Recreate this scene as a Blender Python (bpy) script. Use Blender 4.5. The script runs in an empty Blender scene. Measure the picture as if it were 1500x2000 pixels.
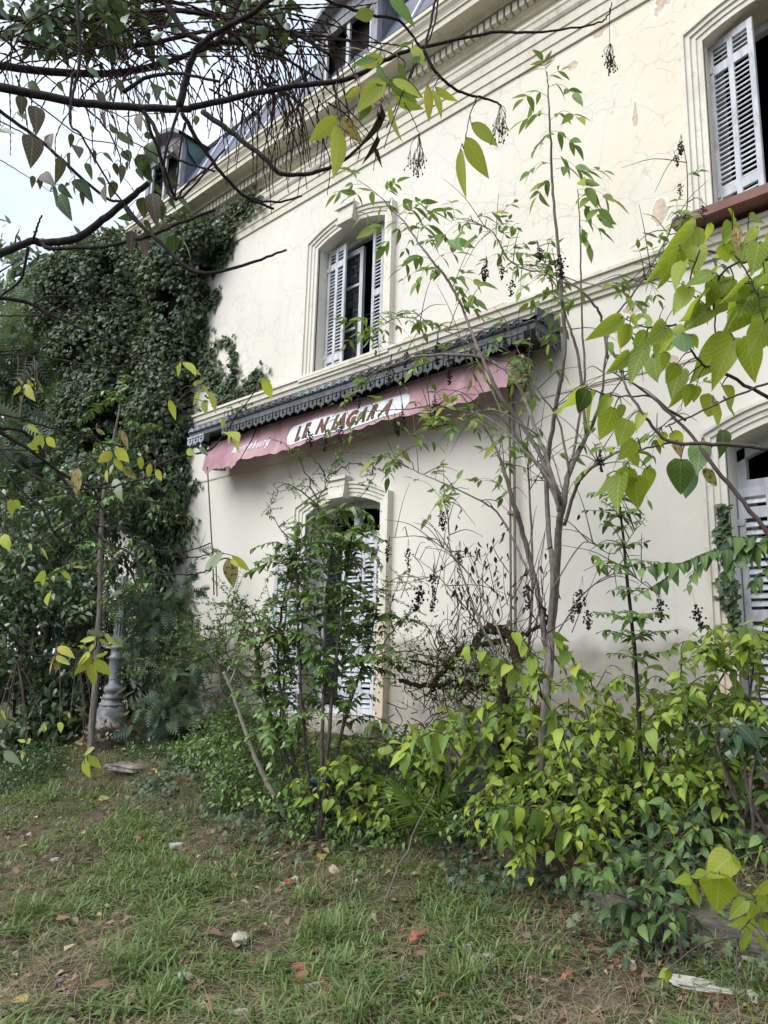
import bpy, bmesh, math, random
import numpy as np
from mathutils import Matrix, Vector
rng = np.random.default_rng(7)
random.seed(7)
C = bpy.context.scene.collection
SC = bpy.context.scene

# ------------------------------------------------------------------ camera
FPX, CX, CY, DIST, EYE = 1500.0, 750.0, 1000.0, 6.7, 1.6
def _n(v):
    v = np.array(v, float); return v / np.linalg.norm(v)
_up = _n((201, 7500, -1500)); _mx = np.array((-1624., -255., -1500.)); _mx = _n(_mx - _up * _mx.dot(_up))
_X = -_mx; _Z = _up; _Y = np.cross(_Z, _X)
RC = np.array([_X, _Y, _Z])                      # world = RC @ camera vector
CAM = np.array([0.0, -DIST, EYE])
cd = bpy.data.cameras.new("camera"); cam = bpy.data.objects.new("camera", cd); C.objects.link(cam)
cd.sensor_fit = 'VERTICAL'; cd.sensor_height = 32.0; cd.lens = FPX / 2000.0 * 32.0
cd.clip_start = 0.05; cd.clip_end = 2000.0
M4 = np.eye(4); M4[:3, :3] = RC; M4[:3, 3] = CAM
cam.matrix_world = Matrix(M4.tolist())
SC.camera = cam

# ------------------------------------------------------------------ light
SUN_EL, SUN_AZ = math.radians(44), math.radians(196)      # azimuth clockwise from +Y
w = bpy.data.worlds.new("World"); SC.world = w; w.use_nodes = True
nt = w.node_tree; nt.nodes.clear()
wo = nt.nodes.new('ShaderNodeOutputWorld'); bg = nt.nodes.new('ShaderNodeBackground')
sky = nt.nodes.new('ShaderNodeTexSky'); sky.sky_type = 'NISHITA'; sky.sun_disc = False
sky.sun_elevation = SUN_EL; sky.sun_rotation = SUN_AZ; sky.air_density = 1.2; sky.dust_density = 2.0
tc = nt.nodes.new('ShaderNodeTexCoord'); no = nt.nodes.new('ShaderNodeTexNoise')
no.inputs['Scale'].default_value = 3.2; no.inputs['Detail'].default_value = 6; no.inputs['Roughness'].default_value = .55
mp = nt.nodes.new('ShaderNodeMapping'); mp.inputs['Scale'].default_value = (1, 1, 2.2); mp.inputs['Location'].default_value = (1.3, .4, .2)
rp = nt.nodes.new('ShaderNodeValToRGB'); rp.color_ramp.elements[0].position = .36; rp.color_ramp.elements[1].position = .62
mxs = nt.nodes.new('ShaderNodeMix'); mxs.data_type = 'RGBA'
mxs.inputs['B'].default_value = (3.35, 3.65, 4.1, 1)
gain = nt.nodes.new('ShaderNodeMix'); gain.data_type = 'RGBA'; gain.inputs['Factor'].default_value = .85
gain.inputs['B'].default_value = (2.75, 3.2, 3.95, 1)
nt.links.new(tc.outputs['Generated'], mp.inputs['Vector']); nt.links.new(mp.outputs['Vector'], no.inputs['Vector'])
nt.links.new(no.outputs['Fac'], rp.inputs['Fac']); nt.links.new(rp.outputs['Color'], mxs.inputs['Factor'])
nt.links.new(sky.outputs['Color'], gain.inputs['A']); nt.links.new(gain.outputs['Result'], mxs.inputs['A'])
nt.links.new(mxs.outputs['Result'], bg.inputs['Color']); bg.inputs['Strength'].default_value = .10
nt.links.new(bg.outputs['Background'], wo.inputs['Surface'])
sl = bpy.data.lights.new("sun", 'SUN'); so = bpy.data.objects.new("sun", sl); C.objects.link(so)
sl.energy = 1.5; sl.angle = math.radians(50); sl.color = (1, .985, .96)
sd = Vector((math.sin(SUN_AZ) * math.cos(SUN_EL), math.cos(SUN_AZ) * math.cos(SUN_EL), math.sin(SUN_EL)))
so.rotation_euler = (-sd).to_track_quat('-Z', 'Y').to_euler(); so.location = (0, -10, 20)
SC.view_settings.view_transform = 'Standard'; SC.view_settings.look = 'None'
SC.view_settings.exposure = 1.6; SC.view_settings.gamma = 1; SC.view_settings.use_curve_mapping = False
SC.render.engine = 'CYCLES'
SC.cycles.use_denoising = True
SC.cycles.max_bounces = 8; SC.cycles.transparent_max_bounces = 12

# ------------------------------------------------------------------ pixel helpers (photo pixels, 1500 x 2000)
def ray(px, py): return RC @ np.array([px - CX, -(py - CY), -FPX])
def W(px, py, off=0.0):                      # on a plane parallel to the facade, off metres in front of it
    d = ray(px, py); return CAM + d * ((-off - CAM[1]) / d[1])
HEAD = RC @ np.array([0, 0, -1.0]); HEAD[2] = 0; HEAD /= np.linalg.norm(HEAD)
RIGHT = np.array([HEAD[1], -HEAD[0], 0])
def Q(px, py, h):                            # on an upright plane h metres ahead of the camera
    d = ray(px, py); return CAM + d * (h / (d @ HEAD))
def proj(p):
    c = (np.asarray(p) - CAM) @ RC; return np.stack([CX + FPX * c[..., 0] / -c[..., 2], CY - FPX * c[..., 1] / -c[..., 2], -c[..., 2]], -1)

def fb(p, s, seed=0, oct=3):                 # cheap smooth noise, about -1..1
    p = np.asarray(p, float) * s; r = np.random.default_rng(seed); o = 0; a = 1; tot = 0
    for _ in range(oct):
        for _ in range(3):
            k = r.normal(size=p.shape[-1]); k /= np.linalg.norm(k); o = o + a * np.sin(p @ k * 6.283 + r.uniform(0, 6.28))
        tot += a * 1.6; p = p * 2.03; a *= .55
    return o / tot

# ------------------------------------------------------------------ terrain height
def edge_y(x): return -1.95 + .10 * np.sin(x * 1.3 + .5) + .05 * np.sin(x * 3.7)
def step_h(x): return np.interp(x, [-13, -9, -6, -3, 0], [.05, .12, .2, .26, .3])
def gz(x, y):
    x = np.asarray(x, float); y = np.asarray(y, float); e = edge_y(x)
    t = np.clip((y + 4.2) / 2.2, 0, 1); z = .12 * t * t
    s = np.clip((y - e) / .16, 0, 1); z = z + step_h(x) * s * s * (3 - 2 * s)
    u = np.clip((y - e) / 1.7, 0, 1); z = z + (.66 - step_h(x)) * u
    far = np.clip((-x - 13) / 6, 0, 1); z = z * (1 - far) + .3 * far * np.clip((y + 6) / 4, 0, 1)
    p = np.stack([x, y], -1)
    return z + .025 * fb(p, .8, 3) + .012 * fb(p, 3.1, 4)

def ground_at(px, py):                       # where the line of sight through a photo pixel meets the terrain
    d = ray(px, py); d = d / (d @ HEAD); t = np.arange(2.5, 16, .02); p = CAM[None] + d[None] * t[:, None]; k = np.argmax(p[:, 2] <= gz(p[:, 0], p[:, 1])); p = p[k]; p[2] = float(gz(p[0], p[1])); return p
# ------------------------------------------------------------------ object helpers
WORLD = {}
def thing(name, label, cat, loc, group=None, kind=None):
    o = bpy.data.objects.new(name, None); C.objects.link(o); o.location = tuple(float(a) for a in loc)
    o.empty_display_size = .1
    WORLD[o.name] = Matrix.Translation(o.location)
    tag(o, label, cat, group, kind); return o
def tag(o, label=None, cat=None, group=None, kind=None):
    if label: o['label'] = label
    if cat: o['category'] = cat
    if group: o['group'] = group
    if kind: o['kind'] = kind
    return o
def put(name, me, parent=None, M=None, label=None, kind=None):
    o = bpy.data.objects.new(name, me); C.objects.link(o)
    M = M if M is not None else Matrix.Identity(4)
    if parent is not None:
        o.parent = parent; o.matrix_basis = WORLD[parent.name].inverted() @ M
    else: o.matrix_basis = M
    WORLD[o.name] = M
    if label: o['label'] = label
    if kind: o['kind'] = kind
    return o
def mesh(name, v, f, mats, mi=None, uv=None, tint=None, smooth=False):
    """v (n,3); f list of tuples, or (loops, starts, totals) arrays"""
    me = bpy.data.meshes.new(name)
    if isinstance(f, tuple) and len(f) == 2 and isinstance(f[0], np.ndarray):
        lo, tt = f; me.vertices.add(len(v)); me.vertices.foreach_set('co', np.asarray(v, np.float32).ravel())
        me.loops.add(len(lo)); me.loops.foreach_set('vertex_index', lo.astype(np.int32))
        st = np.zeros(len(tt), np.int32); st[1:] = np.cumsum(tt)[:-1]
        me.polygons.add(len(tt)); me.polygons.foreach_set('loop_start', st); me.polygons.foreach_set('loop_total', tt.astype(np.int32))
        me.update(calc_edges=True)
    else:
        me.from_pydata([tuple(map(float, a)) for a in v], [], f)
        lo = None
    for m in (mats if isinstance(mats, (list, tuple)) else [mats]): me.materials.append(m)
    if mi is not None: me.polygons.foreach_set('material_index', np.asarray(mi, np.int32))
    if uv is not None:
        l = me.uv_layers.new(name='UVMap'); idx = np.empty(len(me.loops), np.int32); me.loops.foreach_get('vertex_index', idx)
        l.data.foreach_set('uv', np.asarray(uv, np.float32)[idx].ravel())
    if tint is not None:
        a = me.attributes.new('tint', 'FLOAT', 'POINT'); a.data.foreach_set('value', np.asarray(tint, np.float32))
    if smooth: me.polygons.foreach_set('use_smooth', np.ones(len(me.polygons), bool))
    me.update(); return me

class MB:                                     # collects boxes, tubes and strips into ONE mesh
    def __init__(s): s.v = []; s.f = []; s.m = []
    def add(s, v, f, m=0):
        b = len(s.v); s.v += [tuple(map(float, a)) for a in v]; s.f += [tuple(i + b for i in q) for q in f]; s.m += [m] * len(f); return s
    def box(s, x0, x1, y0, y1, z0, z1, m=0, M=None):
        v = [(x, y, z) for x in (x0, x1) for y in (y0, y1) for z in (z0, z1)]
        if M is not None: v = [M @ Vector(a) for a in v]
        return s.add(v, [(0, 1, 3, 2), (4, 6, 7, 5), (0, 4, 5, 1), (2, 3, 7, 6), (0, 2, 6, 4), (1, 5, 7, 3)], m)
    def bbox(s, x0, x1, y0, y1, z0, z1, b=.006, m=0, M=None):  # box with chamfered edges
        V = []; 
        xs, ys, zs = (x0, x1), (y0, y1), (z0, z1); idx = {}
        for i in (0, 1):
            for j in (0, 1):
                for k in (0, 1):
                    sx, sy, sz = (1 - 2 * i) * b, (1 - 2 * j) * b, (1 - 2 * k) * b
                    for a, d in enumerate(((0, sy, sz), (sx, 0, sz), (sx, sy, 0))):
                        idx[i, j, k, a] = len(V); V.append((xs[i] + d[0], ys[j] + d[1], zs[k] + d[2]))
        F = []
        for i in (0, 1):
            F.append([idx[i, 0, 0, 0], idx[i, 1, 0, 0], idx[i, 1, 1, 0], idx[i, 0, 1, 0]]); F.append([idx[0, i, 0, 1], idx[1, i, 0, 1], idx[1, i, 1, 1], idx[0, i, 1, 1]])
            F.append([idx[0, 0, i, 2], idx[1, 0, i, 2], idx[1, 1, i, 2], idx[0, 1, i, 2]])
            for j in (0, 1):
                F.append([idx[0, i, j, 1], idx[1, i, j, 1], idx[1, i, j, 2], idx[0, i, j, 2]])
                F.append([idx[i, 0, j, 0], idx[i, 1, j, 0], idx[i, 1, j, 2], idx[i, 0, j, 2]])
                F.append([idx[i, j, 0, 0], idx[i, j, 1, 0], idx[i, j, 1, 1], idx[i, j, 0, 1]])
                for k in (0, 1): F.append([idx[i, j, k, a] for a in range(3)])
        if M is not None: V = [M @ Vector(a) for a in V]
        s.add(V, [tuple(q) for q in F], m); s.fix = True; return s
    def tube(s, pts, rad, n=6, m=0, cap=True):
        v, f = tube_arr(pts, rad, n, cap); return s.add(v, f, m)
    def lathe(s, prof, c, n=20, m=0, flute=0):
        V = []; F = []; k = len(prof)
        for r, z in prof:
            for i in range(n):
                a = 2 * math.pi * i / n; rr = r * (1 - (flute if i % 2 else 0)); V.append((c[0] + rr * math.cos(a), c[1] + rr * math.sin(a), c[2] + z))
        for j in range(k - 1):
            for i in range(n): F.append((j * n + i, j * n + (i + 1) % n, (j + 1) * n + (i + 1) % n, (j + 1) * n + i))
        F.append(tuple(range(n))[::-1]); F.append(tuple((k - 1) * n + i for i in range(n))); return s.add(V, F, m)
    def mesh(s, name, mats, smooth=False):
        me = mesh(name, s.v, s.f, mats, s.m, smooth=smooth)
        bm = bmesh.new(); bm.from_mesh(me); bmesh.ops.recalc_face_normals(bm, faces=bm.faces); bm.to_mesh(me); bm.free(); return me
    def obj(s, name, mats, parent=None, label=None, kind=None, smooth=False):
        return put(name, s.mesh(name, mats, smooth), parent, None, label, kind)

def smooth_path(pts, k=4):
    p = np.asarray(pts, float)
    if len(p) < 3: 
        t = np.linspace(0, 1, k + 1)[:, None]; return p[0] * (1 - t) + p[-1] * t
    q = np.vstack([2 * p[0] - p[1], p, 2 * p[-1] - p[-2]]); o = []
    for i in range(1, len(q) - 2):
        for t in np.linspace(0, 1, k, endpoint=False):
            a, b, c, d = q[i - 1], q[i], q[i + 1], q[i + 2]
            o.append(.5 * (2 * b + (c - a) * t + (2 * a - 5 * b + 4 * c - d) * t * t + (3 * b - a - 3 * c + d) * t ** 3))
    o.append(p[-1]); return np.array(o)
def tube_arr(pts, rad, n=6, cap=True):
    p = np.asarray(pts, float); k = len(p)
    r = np.interp(np.linspace(0, 1, k), np.linspace(0, 1, len(rad)), rad) if np.ndim(rad) else np.full(k, rad)
    t = np.gradient(p, axis=0); t /= np.linalg.norm(t, axis=1)[:, None] + 1e-9
    a = np.array([0, 0, 1.0]) if abs(t[0][2]) < .9 else np.array([1.0, 0, 0])
    V = []; an = np.arange(n) * 2 * math.pi / n
    for i in range(k):
        u = np.cross(t[i], a); u /= np.linalg.norm(u) + 1e-9; b = np.cross(u, t[i]); a = b
        V.append(p[i] + r[i] * (np.cos(an)[:, None] * u + np.sin(an)[:, None] * b))
    V = np.vstack(V); F = [(j * n + i, j * n + (i + 1) % n, (j + 1) * n + (i + 1) % n, (j + 1) * n + i) for j in range(k - 1) for i in range(n)]
    if cap: F.append(tuple(range(n))[::-1]); F.append(tuple((k - 1) * n + i for i in range(n)))
    return V, F
def wobble(p, a, seed=0):
    p = np.asarray(p, float); r = np.random.default_rng(seed); n = r.normal(0, a, p.shape); n[0] = 0; n[-1] *= .3; return p + n

# ------------------------------------------------------------------ materials
def rgb(c): return (c[0], c[1], c[2], 1)
class NM:
    def __init__(s, name, rough=.7, spec=.3):
        s.m = bpy.data.materials.new(name); s.m.use_nodes = True; s.t = s.m.node_tree; s.b = s.t.nodes['Principled BSDF']; s.out = s.t.nodes['Material Output']
        s.b.inputs['Roughness'].default_value = rough; s.b.inputs['Specular IOR Level'].default_value = spec; s._tc = None
    def n(s, ty, **k):
        o = s.t.nodes.new(ty)
        for a, v in k.items():
            if a in o.inputs: s.set(o.inputs[a], v)
            else: setattr(o, a, v)
        return o
    def set(s, inp, v):
        if isinstance(v, bpy.types.NodeSocket): s.t.links.new(v, inp)
        elif isinstance(v, tuple) and len(v) == 3 and inp.type == 'RGBA': inp.default_value = rgb(v)
        else: inp.default_value = v
    def co(s, kind='Object'):
        if s._tc is None: s._tc = s.n('ShaderNodeTexCoord')
        return s._tc.outputs[kind]
    def noise(s, scale, detail=4, rough=.55, co=None, dist=0):
        return s.n('ShaderNodeTexNoise', Vector=co if co is not None else s.co(), Scale=scale, Detail=detail, Roughness=rough, Distortion=dist).outputs['Fac']
    def ramp(s, fac, stops, const=False):
        r = s.n('ShaderNodeValToRGB', Fac=fac); e = r.color_ramp.elements; r.color_ramp.interpolation = 'CONSTANT' if const else 'LINEAR'
        while len(e) < len(stops): e.new(.5)
        for el, (p, c) in zip(e, stops): el.position = p; el.color = rgb(c) if not np.isscalar(c) else (c, c, c, 1)
        return r.outputs['Color']
    def mix(s, f, a, b, mode='MIX'):
        o = s.n('ShaderNodeMix', data_type='RGBA', blend_type=mode); s.set(o.inputs['Factor'], f); s.set(o.inputs['A'], a); s.set(o.inputs['B'], b); return o.outputs['Result']
    def math(s, op, a, b=0.0, c=0.0, clamp=False):
        o = s.n('ShaderNodeMath', operation=op, use_clamp=clamp); s.set(o.inputs[0], a); s.set(o.inputs[1], b); s.set(o.inputs[2], c); return o.outputs[0]
    def map(s, co, scale=(1, 1, 1), loc=(0, 0, 0), rot=(0, 0, 0)):
        return s.n('ShaderNodeMapping', Vector=co, Scale=scale, Location=loc, Rotation=rot).outputs[0]
    def col(s, c): s.set(s.b.inputs['Base Color'], c); return s
    def bump(s, h, strength=.3, dist=.01):
        o = s.n('ShaderNodeBump', Height=h, Strength=strength, Distance=dist); s.t.links.new(o.outputs[0], s.b.inputs['Normal']); return s
def simple(name, c1, c2, scale=8, rough=.8, spec=.2, bump=.3, stretch=(1, 1, 1), rand=.0, metal=0.0):
    m = NM(name, rough, spec); co = m.map(m.co(), stretch); f = m.noise(scale, 6, .6, co)
    c = m.ramp(f, [(.3, c1), (.7, c2)])
    if rand:
        oi = m.n('ShaderNodeObjectInfo'); h = m.n('ShaderNodeHueSaturation', Color=c, Value=m.math('MULTIPLY_ADD', oi.outputs['Random'], rand, 1 - rand / 2)); c = h.outputs[0]
    m.col(c); m.b.inputs['Metallic'].default_value = metal
    if bump: m.bump(m.noise(scale * 4, 4, .6, co), bump)
    return m.m
def leafmat(name, cols, under=None, trans=.35, rough=.45, spots=0.0, vein=.25, spec=.35, glow=(.22, .30, .03)):
    """two-sided leaf: colour varies from leaf to leaf, paler underside, veins on the uv"""
    m = NM(name, rough, spec); oi = m.n('ShaderNodeObjectInfo'); at = m.n('ShaderNodeAttribute', attribute_name='tint')
    r = m.math('FRACT', m.math('ADD', oi.outputs['Random'], at.outputs['Fac']))
    k = len(cols); c = m.ramp(r, [((i + .5) / k, q) for i, q in enumerate(cols)])
    uv = m.n('ShaderNodeUVMap', uv_map='UVMap').outputs[0]; sx = m.n('ShaderNodeSeparateXYZ', Vector=uv)
    ax = m.math('ABSOLUTE', m.math('SUBTRACT', sx.outputs[0], .5))
    mid = m.math('LESS_THAN', ax, .022)
    lat = m.math('GREATER_THAN', m.math('SINE', m.math('MULTIPLY', m.math('SUBTRACT', sx.outputs[1], m.math('MULTIPLY', ax, .75)), 46.0)), .93)
    ve = m.math('MULTIPLY', m.math('MAXIMUM', mid, lat), vein)
    c2 = m.mix(ve, c, m.mix(.75, c, (.55, .60, .28)))
    mott = m.noise(2.5, 3, .6, m.n('ShaderNodeVectorMath', operation='ADD', **{}).outputs[0]) if False else None
    if spots:
        vadd = m.n('ShaderNodeVectorMath', operation='MULTIPLY_ADD'); m.set(vadd.inputs[0], uv); vadd.inputs[1].default_value = (4, 4, 4)
        cmb = m.n('ShaderNodeCombineXYZ', X=m.math('MULTIPLY', r, 91.0), Y=m.math('MULTIPLY', r, 57.0)); m.set(vadd.inputs[2], cmb.outputs[0])
        nf = m.noise(1.2, 4, .6, vadd.outputs[0]); c2 = m.mix(m.math('GREATER_THAN', nf, 1 - spots), c2, (.12, .055, .02))
    ge = m.n('ShaderNodeNewGeometry')
    c3 = m.mix(ge.outputs['Backfacing'], c2, m.mix(.5, c2, under or (.16, .2, .1))) 
    m.col(c3)
    tr = m.n('ShaderNodeBsdfTranslucent', Color=m.mix(.45, c2, glow))
    mx = m.n('ShaderNodeMixShader', Fac=trans); m.t.links.new(m.b.outputs[0], mx.inputs[1]); m.t.links.new(tr.outputs[0], mx.inputs[2]); m.t.links.new(mx.outputs[0], m.out.inputs['Surface'])
    return m.m

# ------------------------------------------------------------------ leaves
def leaf_tmpl(rows=6, w=.5, fold=.18, droop=.25, prof='ovate', curl=0.0):
    t = np.linspace(0, 1, rows)
    if prof == 'ovate': p = np.sin(np.pi * t ** .62) ** .9 * (1 - .15 * t)
    elif prof == 'heart': p = np.sin(np.pi * np.clip(t * .95 + .05, 0, 1) ** .70) ** .85 * (1 - .35 * t ** 3)
    elif prof == 'lance': p = np.sin(np.pi * t ** .8)
    elif prof == 'round': p = np.sqrt(np.clip(1 - (2 * t - 1) ** 2, 0, 1)) * .98
    else: p = np.sin(np.pi * t)
    p = np.clip(p, 0, None); p[0] = max(p[0], .04); p[-1] = .0
    V = []; UV = []
    for a, b in zip(t, p):
        zc = -droop * a * a
        for s in (-1, 0, 1):
            x = s * b * w * .5; V.append((x, a - (.0 if s == 0 else .04 * b), zc + fold * abs(x) + curl * abs(s) * math.sin(a * 9) * .03)); UV.append((.5 + .5 * s * b, a))
    F = []
    for i in range(rows - 1):
        for j in (0, 1): F.append((i * 3 + j, i * 3 + j + 1, (i + 1) * 3 + j + 1, (i + 1) * 3 + j))
    return np.array(V), F, np.array(UV)
def ivy_tmpl():
    o = [(0, 0), (.32, -.08), (.5, .22), (.3, .42), (.42, .68), (.14, .72), (0, 1.0)]
    P = [(x, y) for x, y in o] + [(-x, y) for x, y in o[-2:0:-1]]
    V = [(x, y, -.18 * (x * x * 2 + (y - .4) ** 2)) for x, y in P] + [(0, .4, .05)]
    n = len(P); F = [(i, (i + 1) % n, n) for i in range(n)]
    return np.array(V), F, np.array([(v[0] + .5, v[1]) for v in V])
def frond_tmpl(n=10, curve=.3, w=.035, lng=.42):
    V = []; F = []
    def strip(a, b, wd):
        a = np.array(a); b = np.array(b); d = b - a; s = np.array([-d[1], d[0], 0]); s = s / (np.linalg.norm(s) + 1e-9) * wd
        k = len(V); V.extend([a - s, a + s, b]); F.append((k, k + 1, k + 2))
    z = lambda t: -curve * t * t
    for i in range(4): 
        a, b = i / 4, (i + 1) / 4; k = len(V); V.extend([(-.006, a, z(a)), (.006, a, z(a)), (.006, b, z(b)), (-.006, b, z(b))]); F.append((k, k + 1, k + 2, k + 3))
    for i in range(n):
        t = .12 + .85 * i / (n - 1); l = lng * math.sin(math.pi * (.18 + .78 * t))
        for s in (-1, 1): strip((0, t, z(t)), (s * l, t + .16, z(t) - .1 * l), w)
    V = np.array(V); return V, F, np.stack([V[:, 0] * .3 + .62, V[:, 1]], 1)
def frames(pos, tip, nrm):
    y = tip / (np.linalg.norm(tip, axis=-1, keepdims=True) + 1e-9); z = nrm - (nrm * y).sum(-1, keepdims=True) * y
    z = z / (np.linalg.norm(z, axis=-1, keepdims=True) + 1e-9); x = np.cross(y, z); return np.stack([x, y, z], -1)
def joined(name, tm, pos, R, size, mat, parent=None, kind='stuff', label=None, seed=0, mats_idx=None):
    V, F, UV = tm; n = len(pos)
    if n == 0: return None
    size = np.broadcast_to(np.asarray(size, float), (n,)) if np.ndim(size) < 2 else size
    S = size[:, None, None] if size.ndim == 1 else size[:, None, :]
    P = np.einsum('nij,nkj->nki', R, V[None] * S) + pos[:, None]
    k = len(V); tt = np.array([len(q) for q in F]); lo = np.concatenate([np.array(q) for q in F])
    LO = (lo[None] + (np.arange(n) * k)[:, None]).ravel(); TT = np.tile(tt, n)
    r = np.random.default_rng(seed + n); ti = np.repeat(r.random(n), k)
    me = mesh(name, P.reshape(-1, 3), (LO, TT), mat, uv=np.tile(UV, (n, 1)), tint=ti, smooth=True)
    return put(name, me, parent, None, label, kind)
def mat4(R, p, s):
    s = np.broadcast_to(s, 3); M = np.eye(4); M[:3, :3] = R * s[None, :]; M[:3, 3] = p; return Matrix(M.tolist())
_tm_mesh = {}
def tmesh(key, tm, mat):
    if (key, mat.name) not in _tm_mesh: _tm_mesh[key, mat.name] = mesh(key, tm[0], tm[1], mat, uv=tm[2], smooth=True)
    return _tm_mesh[key, mat.name]
COUNT = {}
def emit(tms, key, pos, R, size, mat, parent, n_ind, seed=0, name='leaf', rest='foliage', minpx=9.0):
    """the leaves that show largest become parts of their own, the rest one joined part"""
    pos = np.asarray(pos); size = np.broadcast_to(np.asarray(size, float), (len(pos),)).copy(); q = proj(pos + R[:, :, 1] * size[:, None] * .5)
    vis = (q[:, 0] > -20) & (q[:, 0] < 1520) & (q[:, 1] > -20) & (q[:, 1] < 2020) & (q[:, 2] > .2)
    view = pos - CAM; view = view / np.linalg.norm(view, axis=1)[:, None]
    facing = np.abs((R[:, :, 2] * view).sum(1))
    score = np.where(vis, size / np.maximum(q[:, 2], .3) * (.35 + facing), -1) * np.where(size * FPX / np.maximum(q[:, 2], .3) > minpx, 1, .01)
    order = np.argsort(-score); ind = [i for i in order[:n_ind] if score[i] > 0]
    r = random.Random(seed)
    for i in ind: 
        j = r.randrange(len(tms)); put(name, tmesh('%s_%d' % (key, j), tms[j], mat), parent, mat4(R[i], pos[i], size[i]))
    COUNT[parent.name] = len(ind)
    m = np.ones(len(pos), bool); m[ind] = False
    if m.sum(): joined(rest, tms[0], pos[m], R[m], size[m], mat, parent, seed=seed)
def shell(lumps, n, seed, inner=.6, up=.5, tipdown=.7, rnd=.5, clump=2.2, thr=-.25):
    """leaf positions and frames through the outer shell of a set of ellipsoid lumps [(centre, radii)]"""
    r = np.random.default_rng(seed); c = np.array([l[0] for l in lumps]); a = np.array([np.broadcast_to(l[1], 3) for l in lumps])
    wgt = (a[:, 0] * a[:, 1] + a[:, 1] * a[:, 2] + a[:, 0] * a[:, 2]); k = r.choice(len(c), n * 2, p=wgt / wgt.sum())
    d = r.normal(size=(n * 2, 3)); d /= np.linalg.norm(d, axis=1)[:, None]; u = inner + (1.06 - inner) * r.random(n * 2) ** .6
    p = c[k] + d * a[k] * u[:, None]; p += r.normal(0, .03, p.shape) * a[k].mean(1)[:, None]
    keep = fb(p, clump * .45, seed + 1) + r.normal(0, .12, len(p)) > thr; p = p[keep][:n]; d = d[keep][:n]; m = len(p)
    nr = d * .8 + np.array([0, 0, up]) + r.normal(0, rnd, (m, 3)); tp = d * .5 + np.array([0, 0, -tipdown]) + r.normal(0, .45, (m, 3))
    return p, frames(p, tp, nr)
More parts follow.
